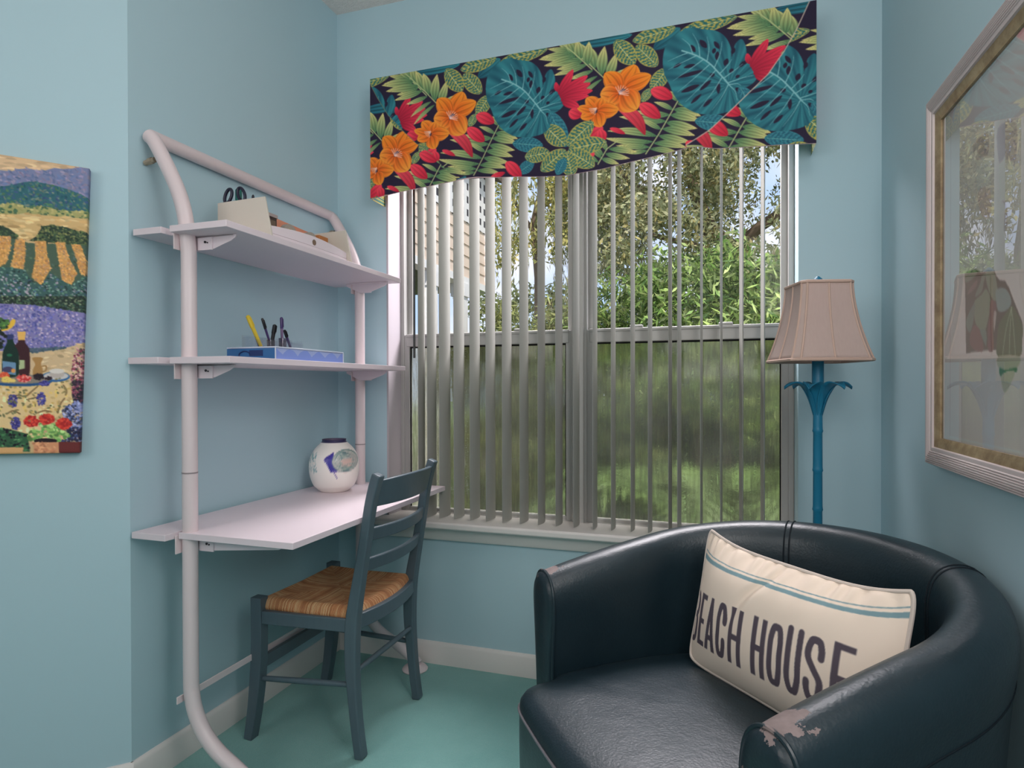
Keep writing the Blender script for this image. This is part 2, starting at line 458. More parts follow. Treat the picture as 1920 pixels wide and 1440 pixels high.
# ------------------------------------------------------------------ vertical blind
bl = empty('vertical_blind', (-.52, 2.345, .605), 'vertical blind of pale grey vinyl vanes turned open, hanging across the window', 'blind')
m = MB(); m.box(-1.30, .26, 2.318, 2.372, 2.285, 2.33-.001)
m.build('headrail', M_white, bl, bevel=.003)
vx = [-1.164, -1.117, -1.058, -.994, -.924, -.856, -.786, -.714, -.642, -.571, -.502, -.430, -.360, -.287, -.223, -.151, -.118, -.042, .026, .096, .167]
vph = [8, 0, -7, -6, -6, -5.5, -6.5, -6, -3.5, -4, -2.5, .5, -1, -1.5, -3, -2.3, -4.3, 0, 0, 4.6, 3]
for x, ph in zip(vx, vph):
    ph = math.radians(ph); m = MB(); wv, tk, sg = .089, .0012, .0075
    us = np.linspace(-1, 1, 9); pr = []
    for u in us: pr.append((u*wv/2, sg*(1-u*u)-sg/2))
    loop = [(a, b) for a, b in pr]+[(a, b-tk) for a, b in reversed(pr)]
    def fn(u, v, z, x=x, ph=ph):
        return (x+v*math.cos(ph)-u*math.sin(ph), 2.350+u*math.cos(ph)+v*math.sin(ph), z)
    zb = .607
    k = len(loop); zz = [zb, 1.2, 1.8, 2.288]
    vs = [fn(u, v, z) for z in zz for u, v in loop]
    fs = [tuple(range(k-1, -1, -1)), tuple(3*k+i for i in range(k))]
    for r in range(3): fs += [(r*k+i, r*k+(i+1) % k, (r+1)*k+(i+1) % k, (r+1)*k+i) for i in range(k)]
    m.add(vs, fs)
    m.build('vane', M_vane, bl, angle=60)
m = MB(); m.tube([(-1.172, 2.292, 2.30), (-1.172, 2.292, 1.264)], .0048, 8)
m.build('tilt_wand', simple('dark wand', (52, 54, 52), .4, .5, 0), bl)['label'] = 'dark grey tilt wand'

# ------------------------------------------------------------------ valance (printed tropical cloth)
ILL = .62
def disp(a, k=1.0): return np.clip(linA(a)/ILL*k, 0, .95)
VY = 2.21
NAVY = (36, 28, 50)
def c1(x, y):
    p = at(x/3.6+660, y/3.6, 'Y', VY); return np.array([p.x, p.z])
def c2(x, y):
    p = at(x/4+1080, y/4, 'Y', VY); return np.array([p.x, p.z])
U = .00054
TEAL, TEALD, TEALL = (44, 112, 122), (26, 76, 92), (120, 172, 176)
def croton_fn(seed, teal=False):
    def fn(S, t):
        ph = seed*1.7
        q = np.sin(58*S+np.abs(t)*7+ph)+.9*np.sin(37*S-11*np.abs(t)+2*ph+4*np.sin(9*t+ph))+.5*np.sin(60*t+ph*3)
        A = np.array((168, 156, 80.)); B = np.array((38, 96, 94.))
        if teal: A = np.array((54, 122, 134.)); B = np.array((34, 88, 106.))
        k = np.clip(q*1.6+.62-(np.abs(t) > .86)*2, 0, 1)[..., None]
        c = A*(1-k)+B*k
        rib = (np.abs(t) < .05)[..., None]
        return np.where(rib, np.array((176, 182, 128.)) if not teal else np.array((90, 150, 150.)), c)
    return fn
def frond(cv, P, rib, leaflets, w=1.0):
    for (b, t, ww) in leaflets:
        b, t = P(*b), P(*t)
        cv.lens(b, t, ww*U*1.05, (64, 106, 74), (204, 190, 122), curve=random.uniform(-.05, .05), a=.85, b=.9, streak=.13)
    cv.line([P(*q) for q in rib], 7*U, (170, 178, 124))
def petals(cv, P, lst, cA, cB, streak=.07, edge=None):
    for b, t, w in lst: cv.lens(P(*b), P(*t), w*U, cA, cB, a=.9, b=.62, streak=streak, edge=edge, curve=random.uniform(-.03, .03))

def motif(cv, off):
    off = np.asarray(off)
    P = lambda x, y: c1(x, y)+off
    random.seed(3)
    cv.lens(P(850, 525), P(1000, 395), 48*U, TEALD, TEAL, b=.6, streak=.12)
    cv.lens(P(395, 500), P(730, 432), 38*U, TEALD, TEAL, b=.6, streak=.2)
    frond(cv, P, [(610, 740), (500, 625), (360, 495)], [
        ((400, 528), (300, 470), 24), ((420, 545), (200, 578), 27), ((450, 580), (228, 618), 27), ((480, 610), (285, 678), 22), ((510, 650), (365, 705), 17),
        ((535, 685), (395, 792), 15), ((560, 705), (415, 845), 14), ((440, 560), (400, 440), 30), ((480, 600), (430, 480), 32), ((520, 640), (480, 495), 34),
        ((560, 680), (575, 500), 36), ((590, 712), (640, 545), 32), ((605, 725), (705, 640), 22), ((590, 740), (720, 665), 16)])
    for i, (b, t, w, tl) in enumerate([((745, 615), (632, 468), 62, 0), ((752, 500), (872, 628), 56, 0), ((732, 472), (975, 392), 52, 0), ((1000, 420), (1320, 330), 46, 0),
                                       ((838, 778), (930, 640), 52, 0), ((785, 850), (835, 765), 30, 0)]):
        cv.lens(P(*b), P(*t), w*U, None, None, b=.62, fn=croton_fn(i, tl), edge=(150, 156, 92))
    frond(cv, P, [(1620, 470), (1500, 360), (1420, 295)], [
        ((1490, 350), (1275, 390), 22), ((1510, 380), (1310, 450), 24), ((1480, 340), (1320, 330), 18), ((1560, 410), (1380, 470), 20), ((1500, 360), (1440, 260), 28), ((1545, 400), (1520, 270), 32), ((1590, 440), (1600, 280), 34)])
    # second palm frond, lower middle
    frond(cv, P, [(808, 1172), (880, 1050), (1000, 820)], [
        ((962, 900), (852, 850), 15), ((945, 930), (742, 905), 22), ((925, 970), (655, 940), 24), ((895, 1020), (780, 960), 16), ((872, 1062), (590, 1030), 24),
        ((850, 1095), (575, 1072), 22), ((832, 1130), (640, 1120), 18), ((820, 1150), (690, 1165), 14), ((985, 860), (1065, 860), 20), ((965, 895), (1118, 935), 26),
        ((945, 930), (1112, 965), 26), ((922, 975), (1098, 1012), 26), ((900, 1015), (1085, 1056), 25), ((880, 1058), (1062, 1096), 24), ((852, 1105), (1042, 1132), 22),
        ((830, 1140), (1000, 1168), 18), ((990, 845), (925, 780), 18), ((997, 835), (1000, 760), 18)])
    frond(cv, P, [(540, 1235), (590, 1140), (650, 1090)], [((560, 1200), (470, 1100), 18), ((570, 1180), (500, 1090), 18), ((590, 1150), (560, 1080), 16), ((600, 1140), (760, 1160), 20), ((580, 1170), (720, 1200), 20), ((560, 1200), (660, 1235), 18), ((545, 1225), (430, 1140), 16)])
    # leaf rosette
    cv.lens(P(1290, 985), P(1082, 965), 52*U, None, None, b=.62, fn=croton_fn(9, True)); cv.lens(P(1230, 1090), P(1120, 1165), 44*U, None, None, b=.62, fn=croton_fn(10, True))
    for i, (b, t, w, tl) in enumerate([((1450, 995), (1335, 755), 58, 1), ((1445, 985), (1300, 850), 62, 0), ((1455, 990), (1630, 825), 66, 0), ((1335, 1030), (1165, 1060), 54, 0),
                                       ((1465, 1012), (1720, 962), 58, 0), ((1445, 1015), (1275, 1155), 62, 0), ((1460, 1020), (1640, 1130), 60, 0), ((1450, 1025), (1490, 1200), 58, 0), ((1440, 1070), (1385, 1185), 40, 1)]):
        cv.lens(P(*b), P(*t), w*U, None, None, b=.62, fn=croton_fn(i+3, tl), edge=(150, 156, 92) if not tl else None)
    # big split leaf
    out = [(905, 560), (925, 492), (985, 430), (1055, 392), (1130, 405), (1200, 415), (1252, 452), (1285, 520), (1290, 575), (1308, 500), (1345, 468), (1368, 515), (1372, 575), (1362, 625), (1400, 592),
           (1428, 630), (1440, 672), (1420, 725), (1370, 762), (1310, 766), (1335, 815), (1335, 862), (1290, 902), (1200, 926), (1110, 922), (1050, 897), (1000, 858), (962, 800), (938, 740), (915, 690), (903, 625)]
    sp = spline([P(*q) for q in out], 6)
    jx = P(1275, 745)
    def mon(X, Y):
        a = np.arctan2(Y-jx[1], X-jx[0]); r = np.hypot(X-jx[0], Y-jx[1])
        k = .5+.28*np.sin(a*16+r*16)+.16*np.sin(a*43-r*30)
        k = np.clip(k, 0, 1)[..., None]
        return np.array(TEALD)*(1-k)+np.array((52, 128, 136.))*k
    cv.poly(sp, mon)
    for b, t, w in [((985, 700), (1135, 655), 13), ((1005, 790), (1110, 745), 16), ((1110, 780), (1175, 715), 13), ((1020, 640), (1085, 620), 11), ((1165, 690), (1195, 680), 13), ((1215, 800), (1215, 730), 12),
                    ((1110, 470), (1150, 520), 16), ((1190, 480), (1220, 525), 12), ((1185, 555), (1195, 520), 12), ((1205, 595), (1210, 540), 13), ((1250, 630), (1265, 585), 15), ((1275, 670), (1300, 650), 13),
                    ((1310, 700), (1335, 690), 10), ((1060, 500), (1085, 545), 12), ((960, 640), (1010, 610), 10), ((1130, 880), (1180, 830), 12), ((1330, 640), (1368, 600), 12), ((1290, 560), (1305, 520), 12), ((1060, 860), (1120, 800), 11)]:
        cv.lens(P(*b), P(*t), w*U, NAVY, NAVY, b=.7)
    main = [(1010, 535), (1090, 565), (1160, 610), (1215, 670), (1275, 745)]
    cv.line([P(*q) for q in spline(main, 5, False)], 9*U, TEALL)
    for s0, e in [((1045, 548), (930, 600)), ((1090, 567), (935, 650)), ((1130, 590), (960, 720)), ((1165, 620), (985, 790)), ((1200, 655), (1030, 850)), ((1235, 700), (1110, 890)), ((1270, 745), (1180, 900)), ((1275, 748), (1320, 840)),
                  ((1070, 555), (1010, 460)), ((1110, 580), (1070, 430)), ((1150, 605), (1150, 450)), ((1190, 645), (1235, 480)), ((1220, 680), (1290, 590)), ((1245, 705), (1350, 620)), ((1265, 735), (1410, 690)), ((1275, 745), (1340, 750))]:
        mid = ((s0[0]*.5+e[0]*.5)+12, (s0[1]*.5+e[1]*.5)-8)
        cv.line([P(*q) for q in spline([s0, mid, e], 4, False)], 6*U, TEALL, taper=True)
    # ginger
    petals(cv, P, [((1395, 640), (1492, 470), 32), ((1400, 650), (1592, 512), 34), ((1405, 660), (1612, 562), 32), ((1410, 670), (1626, 612), 30), ((1410, 680), (1600, 648), 26), ((1420, 690), (1536, 724), 30), ((1390, 620), (1375, 555), 18)],
           (150, 24, 50), (214, 50, 74))
    petals(cv, P, [((835, 775), (958, 826), 42), ((772, 862), (890, 948), 42), ((372, 905), (450, 930), 40), ((565, 1000), (470, 1090), 40), ((545, 1020), (570, 1100), 36), ((605, 1012), (692, 1048), 16), ((1035, 1092), (1142, 1192), 42), ((520, 1180), (400, 1110), 36), ((930, 1190), (1030, 1160), 20)],
           (226, 66, 82), (172, 28, 52))
    cv.lens(P(640, 880), P(805, 1055), 40*U, (222, 76, 90), (160, 34, 50), curve=.12, b=.7, streak=.06)
    # orange flowers
    oe = (236, 148, 60)
    petals(cv, P, [((690, 770), (748, 618), 72), ((690, 765), (836, 684), 58), ((670, 770), (575, 668), 62)], (196, 84, 24), (236, 132, 40), .10, oe)
    petals(cv, P, [((670, 790), (760, 895), 82), ((655, 790), (550, 800), 66), ((650, 800), (600, 870), 40)], (190, 76, 22), (240, 146, 56), .10, oe)
    petals(cv, P, [((540, 890), (470, 822), 46), ((545, 890), (560, 820), 40), ((535, 905), (655, 895), 52), ((530, 915), (560, 1002), 52), ((520, 910), (440, 945), 40), ((520, 900), (420, 880), 30)], (188, 78, 22), (238, 138, 46), .10, oe)
    for k in range(9):
        a = -2.2+k*.33
        cv.line([P(660, 800), P(665+48*math.cos(a), 790+44*math.sin(a))], 4*U, (238, 190, 180))
    for k in range(6):
        a = 1.8+k*.25
        cv.line([P(530, 885), P(530+42*math.cos(a), 885+42*math.sin(a))], 4*U, (236, 188, 170))
    cv.lens(P(440, 1000), P(505, 990), 26*U, None, None, fn=croton_fn(21), b=.6)

VX0, VX1, VZ1 = -1.326, .315, 2.3935
def vcanvas(): return Canvas(VX0-.02, VX1+.14, 1.86, VZ1+.02, .00195, NAVY)
d1 = c2(335, 690)-c1(665, 785)
cvA = vcanvas()
for k in (2, -1, 1, 0): motif(cvA, d1*k)
cvB = vcanvas(); offL = c1(295, 1040)-c1(665, 785)
for k in (-1, 1, 0): motif(cvB, d1*k+offL)
cvC = vcanvas(); offR = c2(1690, 750)-c1(1275, 745)
for k in (1, -1, 0): motif(cvC, d1*k+offR)
seamR = [c2(*q) for q in [(825, 1085), (1000, 970), (1200, 785), (1330, 660), (1440, 555), (1560, 385), (1660, 210), (1760, -10)]]
seamL = [c1(*q) for q in [(118, 560), (170, 660), (245, 780), (345, 885), (430, 965), (540, 1040), (600, 1110), (680, 1190), (760, 1180)]]
def comp(base, top, poly):
    mk = Canvas(base.x0, base.x0+(base.w-1)*base.r, base.y0, base.y0+(base.h-1)*base.r, base.r, 0)
    mk.poly(poly, (1, 1, 1)); base.a = base.a*(1-mk.a)+top.a*mk.a
comp(cvA, cvB, seamL+[np.array([seamL[-1][0]+.02, 1.80]), np.array([VX0-.1, 1.80]), np.array([VX0-.1, seamL[0][1]])])
comp(cvA, cvC, seamR+[np.array([VX1+.3, 2.6]), np.array([VX1+.3, 1.80]), np.array([seamR[0][0], 1.80])])
cvA.line(seamR, .0028, (196, 176, 160)); cvA.line(seamL[:6], .0022, (120, 120, 90))
def zpx(x, y):
    p = at(x, y, 'Y', VY); return (p.x, p.z)
bot = [zpx(*q) for q in [(696, 373), (704, 371), (760, 358), (830, 342), (872, 333), (890, 331), (920, 331), (965, 330), (1010, 331), (1060, 330), (1085, 326), (1130, 318), (1200, 300), (1250, 287), (1290, 275), (1310, 273), (1340, 276), (1400, 273), (1460, 270), (1500, 269), (1531, 268)]]
bx = np.array([b[0] for b in bot]); bz = np.array([b[1] for b in bot])
nu, nv = 842, 250
us = np.linspace(VX0, VX1, nu); vs_ = np.linspace(0, 1, nv)
zb = np.interp(us, bx, bz)
X = np.repeat(us[:, None], nv, 1); Z = VZ1-(VZ1-zb[:, None])*vs_[None, :]
Yv = VY+.010*np.sin(X*6.5+1)*vs_[None, :]**1.5*np.minimum(1, (X-VX0)*6)*np.minimum(1, (VX1-X)*6)
Yv += .012*np.exp(-((X-zpx(890, 331)[0])/.05)**2)*vs_[None, :]**3
vb = MB(); vb.grid(np.stack([X, Yv, Z], -1))
colv = disp(cvA.sample(X.ravel(), Z.ravel()), .78)
M_print = colattr('tropical printed cotton', .72, .25, bumpn=0)
val = empty('window_valance', ((VX0+VX1)/2, 2.331, VZ1), 'box valance of navy tropical cloth printed with monstera leaves and orange flowers, above the window', 'valance')
vb.build('front_panel', M_print, val, col=colv, angle=80)
# returns, top board and pale lining edge
nr = 62
for nm, xs, sgn in (('side_return', VX1, 1), ('side_return', VX0, -1)):
    yy = np.linspace(VY, YB-.001, nr); zbb = zb[-1] if sgn > 0 else zb[0]
    Yr = np.repeat(yy[:, None], nv, 1); Zr = VZ1-(VZ1-zbb)*np.repeat(vs_[None, :], nr, 0); Xr = np.full_like(Yr, xs)
    rb = MB(); rb.grid(np.stack([Xr, Yr, Zr], -1))
    rb.build(nm, M_print, val, col=disp(cvA.sample((xs+sgn*(Yr-VY)).ravel(), Zr.ravel()), .78), angle=80)
m = MB(); m.box(VX0+.002, VX1-.002, VY+.004, YB-.001, VZ1-.014, VZ1-.001); m.build('top_board', simple('valance board', (190, 184, 174), .7), val)
m = MB(); m.tube([(x, VY+.003+.010*math.sin(x*6.5+1)*min(1, (x-VX0)*6)*min(1, (VX1-x)*6), z+.001) for x, z in zip(us[::6], zb[::6])], .0022, 6)
m.build('hem', simple('pinkish lining', (206, 176, 178), .8), val)

# ------------------------------------------------------------------ wall shelving desk unit
PX, PY0, PY1, PR = -1.400, 1.367, 2.247, .0205
ZD, ZM, ZT, BT = .742, 1.2295, 1.590, .018
un = empty('shelving_desk', (PX, 1.81, 0), 'white tubular shelving unit with two shelves over a fixed desk top against the left wall', 'desk')
def pole_path(y):
    top = [(-1.541, 1.868), (-1.522, 1.850), (-1.483, 1.787), (-1.445, 1.718), (-1.424, 1.668), (-1.411, 1.620), (-1.404, 1.570), (PX, 1.52)]
    low = [(PX, .70), (PX, .345), (-1.397, .285), (-1.385, .235), (-1.356, .182), (-1.310, .138), (-1.250, .103), (-1.19, .066), (-1.135, .026)]
    return [(x, y, z) for x, z in top+low]
def smooth3(P, n=4): return [tuple(q) for q in spline(P, n, False)]
for y in (PY0, PY1):
    pth = pole_path(y)
    m = MB(); m.tube(smooth3(pth[:8], 4)+smooth3(pth[8:], 4), PR, 16, upv=(0, 1, 0))
    p = m.build('pole', M_tube, un, angle=50)
    m = MB(); m.lathe([(PR+.0006, 0), (PR+.0006, .004)], (PX, y, .905), 20); m.build('joint_ring', simple('joint grey', (150, 138, 140), .5), p)
    m = MB(); m.lathe([(.050, 0), (.052, .004), (.046, .012), (.030, .018), (.026, .024)], (-1.150, y, .001), 28)
    m.build('foot', M_tube, p)
    m = MB(); m.tube([(-1.520, y-.001, 1.798), (-1.556, y-.001, 1.792)], .0075, 10); m.tube([(-1.541, y-.001, 1.795), (-1.530, y-.001, 1.797)], .010, 6); m.build('wall_bolt', M_bolt, p)
m = MB(); m.tube([(-1.5395, PY0+.002, 1.868), (-1.5395, PY1-.002, 1.868)], .0195, 16); m.build('top_rail', M_tube, un, angle=50)
m = MB(); m.box(-1.424, -1.420, PY0-.028, PY1+.02, .262, .282); m.build('lower_rail', M_tube, un, bevel=.001)
def board(nm, z, tab, fr, y0, y1, tabY0, tabY1):
    poly = [(-1.548, tabY0), (tab, tabY0), (tab, y0+.034), (-1.417, y0+.034), (-1.417, y0), (fr, y0), (fr, y1), (-1.417, y1), (-1.417, y1-.02), (tab, y1-.02), (tab, tabY1), (-1.548, tabY1)]
    m = MB(); m.prism(poly, z-BT, z, lambda u, v, w: (u, v, w)); return m.build(nm, M_lam, un, bevel=.0012)
board('desk_top', ZD, -1.428, -1.038, 1.343, 2.298, 1.308, 2.298)
board('shelf', ZM, -1.440, -1.213, 1.316, 2.292, 1.300, 2.300)
board('shelf', ZT, -1.447, -1.224, 1.318, 2.276, 1.318, 2.290)
for z, fr in ((ZT-BT, -1.255), (ZM-BT, -1.262), (ZD-BT, -1.10)):
    for y, sg in ((PY0, 1), (PY1, -1)):
        m = MB(); yb = y+sg*.021
        poly = [(-1.450, z-.001), (-1.405, z-.001), (-1.332, z-.001), (fr, z-.001), (fr-.004, z-.010), (fr-.018, z-.018), (-1.332, z-.037), (-1.385, z-.040), (-1.450, z-.010)]
        m.prism(poly, yb, yb+sg*.003, lambda u, v, w: (u, w, v))
        m.box(-1.425, fr-.01, min(yb, yb+sg*.016), max(yb, yb+sg*.016), z-.004, z-.0005)
        m.box(-1.385, -1.335, min(yb-sg*.005, yb), max(yb-sg*.005, yb), z-.040, z-.004)
        b = m.build('bracket', M_lam, un, bevel=.0008)
        m = MB(); m.tube([(-1.357, yb-sg*.0045, z-.018), (-1.357, yb-sg*.0075, z-.018)], .0035, 8); m.tube([(-1.349, yb-sg*.0045, z-.020), (-1.349, yb-sg*.0075, z-.020)], .002, 8)
        m.build('screw', M_dark, b)
        m = MB(); m.box(-1.4245, -1.4205, y-.030, y+.012, z-.042, z+.010); m.build('flange', M_tube, b, bevel=.001)

# ------------------------------------------------------------------ rush seat chair
ch = empty('ladder_back_chair', (-1.235, 1.85, 0), 'grey green ladder back chair with a woven rush seat pushed in at the desk', 'chair')
NY, FY = 1.662, 2.045            # near and far rear post lines
NYf, FYf = 1.648, 2.060          # front legs
SZ = .447
rear = [(-1.036, 0), (-1.049, .09), (-1.060, .20), (-1.066, .30), (-1.064, .40), (-1.055, .47), (-1.040, .55), (-1.020, .66), (-1.001, .775), (-.984, .845), (-.972, .880)]
for y in (NY, FY):
    pts = smooth3([(x, y, z) for x, z in rear], 4); n = len(pts)
    wd = [.034]*n; dp = [.030+.012*math.exp(-((p[2]-.38)/.17)**2) for p in pts]
    m = MB(); m.sweep(pts, wd, dp, (0, 1, 0)); m.build('rear_post', M_chair, ch, bevel=.005, angle=40, segs=3)
front = [(-1.440, 0), (-1.424, .09), (-1.412, .19), (-1.405, .30), (-1.405, .44), (-1.405, .466)]
for y in (NYf, FYf):
    pts = smooth3([(x, y, z) for x, z in front], 4); n = len(pts)
    m = MB(); m.sweep(pts, [.036]*n, [.030+.010*min(1, p[2]/.2) for p in pts], (0, 1, 0)); m.build('front_leg', M_chair, ch, bevel=.006, angle=40, segs=3)
def rail(nm, a, b, h, t, bow=0, axis='y'):
    m = MB(); P = []
    for k in range(9):
        s = k/8; p = Vector(a)*(1-s)+Vector(b)*s; q = bow*4*s*(1-s)
        P.append(p+(Vector((0, q, 0)) if axis == 'y' else Vector((q, 0, 0))))
    m.sweep(P, h, t, (0, 0, 1)); return m.build(nm, M_chair, ch, bevel=.003)
rail('seat_rail', (-1.40, NYf-.002, .402), (-1.065, NY-.002, .408), .042, .022)
rail('seat_rail', (-1.40, FYf+.002, .402), (-1.065, FY+.002, .408), .042, .022)
rail('seat_rail', (-1.405, NYf, .402), (-1.405, FYf, .402), .042, .022)
rail('seat_rail', (-1.058, NY, .417), (-1.058, FY, .417), .046, .020, bow=.030, axis='x')
for a, b, r in (((-1.408, NYf, .200), (-1.062, NY, .222), .0085), ((-1.408, FYf, .206), (-1.062, FY, .206), .0085), ((-1.058, NY, .262), (-1.058, FY, .262), .0085)):
    m = MB(); A, B = Vector(a), Vector(b); m.tube([A, A+(B-A)*.08, A+(B-A)*.5, A+(B-A)*.92, B], [r*.8, r, r*1.12, r, r*.8], 12); m.build('stretcher', M_chair, ch)
m = MB(); m.sweep([(-1.408, NYf, .245), (-1.408, FYf, .245)], .040, .016, (0, 0, 1)); m.build('front_stretcher', M_chair, ch, bevel=.002)
def post_x(z): return float(np.interp(z, [r[1] for r in rear], [r[0] for r in rear]))
def slat(zc, h, bow, crest=False):
    m = MB(); N = 21; A = []
    t = .016
    for k in range(N):
        s = k/(N-1); y = NY+.006+(FY-NY-.012)*s; bx_ = bow*4*s*(1-s)
        hh = h*(1+.10*4*s*(1-s)) if crest else h
        z0 = zc-h/2; z1 = z0+hh
        A.append([(post_x(z0)+bx_-t/2, y, z0), (post_x(z1)+bx_-t/2, y, z1), (post_x(z1)+bx_+t/2, y, z1), (post_x(z0)+bx_+t/2, y, z0)])
    vs = [p for r in A for p in r]; fs = [(3, 2, 1, 0), tuple((N-1)*4+k for k in range(4))]
    for i in range(N-1): fs += [(i*4+k, i*4+(k+1) % 4, i*4+4+(k+1) % 4, i*4+4+k) for k in range(4)]
    m.add(vs, fs); m.build('ladder_slat', M_chair, ch, bevel=.004, segs=2)
slat(.818, .082, .036, True); slat(.690, .042, .034); slat(.594, .042, .032)
# woven rush seat: four triangular fields meeting on the diagonals
def rush_mat():
    t = NT('woven rush'); co = t.coord()
    sp = t.n('ShaderNodeSeparateXYZ'); t.l(co, sp.inputs[0])
    ax = t.math('ABSOLUTE', sp.outputs[0]); ay = t.math('ABSOLUTE', sp.outputs[1])
    sel = t.math('GREATER_THAN', t.math('MULTIPLY', ax, 1.15), ay)
    s = t.math('ADD', t.math('MULTIPLY', sel, sp.outputs[1]), t.math('MULTIPLY', t.math('SUBTRACT', 1.0, sel), sp.outputs[0]))
    wob = t.noise(14, 2)
    ph = t.math('ADD', t.math('MULTIPLY', s, 2*PI/.0046), t.math('MULTIPLY', wob, 3.0))
    h = t.math('ABSOLUTE', t.math('SINE', t.math('MULTIPLY', ph, .5)))
    fl = t.math('FLOOR', t.math('MULTIPLY', ph, 1/(2*PI)))
    wn = t.n('ShaderNodeTexWhiteNoise', noise_dimensions='1D'); t.l(fl, wn.inputs['W'])
    lng = t.noise(30, 3)
    k = t.math('ADD', t.math('MULTIPLY', wn.outputs['Value'], .5), t.math('MULTIPLY', lng, .5))
    c = t.ramp(k, [(.12, lin((176, 112, 70))), (.45, lin((218, 152, 102))), (.8, lin((240, 200, 150)))])
    c = t.mix(t.math('MULTIPLY', t.math('SUBTRACT', 1.0, h), .55), c, lin((120, 72, 44)))
    t.pbr(c, .55, .35, 0, t.bump(h, .75, .003)); return t.m
M_rush = rush_mat()
N = 61; A = np.zeros((N, N, 3)); B = np.zeros((N, N, 3))
for i in range(N):
    for j in range(N):
        a = -1+2*i/(N-1); b = -1+2*j/(N-1)
        ew = 1-.10*(a+1)/2
        rb = .030*(1-b*b)*max(0, a)**3
        x = -1.238+a*.172+rb; y = 1.8535+b*(.200-.006*(a+1)/2)
        # rounded plan corners by notching near legs
        e = max(abs(a), abs(b)); edge = (1-e)
        z = .452+.006*(1-min(1, edge*2))-.004*abs(abs(a)-abs(b))
        drop = max(0, 1-edge/.10); z -= .020*(1-math.sqrt(max(0, 1-drop**2)))
        z += .004*math.exp(-((1-e-.12)/.07)**2)
        A[i, j] = (x, y, z)
m = MB(); m.grid(A)
rim = [A[i, 0] for i in range(N)]+[A[N-1, j] for j in range(1, N)]+[A[i, N-1] for i in range(N-2, -1, -1)]+[A[0, j] for j in range(N-2, 0, -1)]
cxy = np.array([-1.238, 1.8535])
lv = []
for f, dz in ((1.0, 0), (1.006, -.007), (1.0, -.015), (.97, -.020)):
    lv.append([(cxy[0]+(p[0]-cxy[0])*f, cxy[1]+(p[1]-cxy[1])*f, .440+dz if f != 1.0 or dz else p[2]) for p in rim])
n = len(rim); vs = [q for r in lv for q in r]; fs = []
for r in range(3): fs += [(r*n+k, (r+1)*n+k, (r+1)*n+(k+1) % n, r*n+(k+1) % n) for k in range(n)]
m.add(vs, fs); m.build('seat', M_rush, ch, org=(-1.238, 1.8535, .43), angle=70)['label'] = 'woven tan rush seat'

# ------------------------------------------------------------------ tub armchair
def leather():
    t = NT('worn navy leather'); co = t.coord()
    f = t.noise(7, 5, .6); g = t.noise(240, 3, .6); v = t.n('ShaderNodeTexVoronoi'); v.inputs['Scale'].default_value = 190; t.l(co, v.inputs['Vector'])
    c = t.mix(f, lin((20, 36, 44)), lin((32, 50, 58)))
    # flaked patches round the two arm fronts
    msk = None
    for p, r in (((-.400, .016, .668), .052), ((.385, .030, .676), .062), ((.372, -.012, .60), .040)):
        d = t.n('ShaderNodeVectorMath', operation='DISTANCE'); t.l(co, d.inputs[0]); d.inputs[1].default_value = p
        q = t.math('SUBTRACT', 1.0, t.math('DIVIDE', d.outputs['Value'], r))
        msk = q if msk is None else t.math('MAXIMUM', msk, q)
    fl = t.noise(38, 4, .65)
    k = t.ramp(t.math('ADD', t.math('MULTIPLY', msk, .8), t.math('MULTIPLY', t.math('SUBTRACT', fl, .5), 1.9)), [(.40, (0, 0, 0)), (.43, (1, 1, 1))])
    c = t.mix(k, c, t.mix(t.noise(60, 3), lin((112, 96, 94)), lin((150, 134, 132))))
    rg = t.math('ADD', .30, t.math('ADD', t.math('MULTIPLY', f, .16), t.math('MULTIPLY', k, .35)))
    wr = t.noise(9, 5, .62); wr2 = t.math('ABSOLUTE', t.math('SUBTRACT', wr, .5))
    h = t.math('ADD', t.math('ADD', t.math('MULTIPLY', v.outputs['Distance'], .5), t.math('MULTIPLY', wr2, 5.0)), t.math('SUBTRACT', t.math('MULTIPLY', g, .4), t.math('MULTIPLY', k, 1.4)))
    t.pbr(c, rg, .55, 0, t.bump(h, .28, .0016)); return t.m
M_lea = leather()
FD = Vector((-.780, -.625, 0)); RD = Vector((.625, -.780, 0)); AO = Vector((-.1647, 1.2155, 0))
AW, AD = .443, .757
ac = empty('tub_armchair', AO, 'dark navy leather tub armchair with flaking arm fronts, standing in the right corner', 'armchair')
ac.rotation_euler = (0, 0, math.atan2(RD.y, RD.x))
ORG[ac.name] = Vector((0, 0, 0))      # children are modelled in chair coordinates (x right, y back, z up)
# back direction in chair coords = -FD
def rimH(s):                           # s 0..1 along the rim, .5 = back
    d = abs(s-.5)*2
    return .794-.117*d**2.16
def upath(n=97):
    R = AW; st = AD-R; L = 2*st+PI*R; out = []
    for k in range(n):
        q = L*k/(n-1)
        if q < st: out.append(((-R, q), (-1, 0), k/(n-1)))
        elif q > L-st: out.append(((R, L-q), (1, 0), k/(n-1)))
        else:
            a = PI-(q-st)/R; out.append(((R*math.cos(a), st+R*math.sin(a)), (math.cos(a), math.sin(a)), k/(n-1)))
    return out
def prof(H):
    return [(-.055, .10), (-.045, .20), (-.028, .38), (-.012, H-.16), (-.003, H-.09), (-.002, H-.058), (-.010, H-.026), (-.028, H-.006), (-.055, H), (-.082, H-.007), (-.102, H-.028), (-.112, H-.062), (-.114, H-.11), (-.108, .50), (-.104, .40), (-.102, .30)]
U_ = upath(); rows = []
for (p, nrm, s) in U_:
    H = rimH(s); pr = np.array(prof(H)); sm = spline(pr, 3, False)
    rows.append([(p[0]+nrm[0]*d, p[1]+nrm[1]*d, z) for d, z in sm])
A = np.array(rows); m = MB(); m.grid(A)
sh = m.build('shell', M_lea, ac, angle=80)
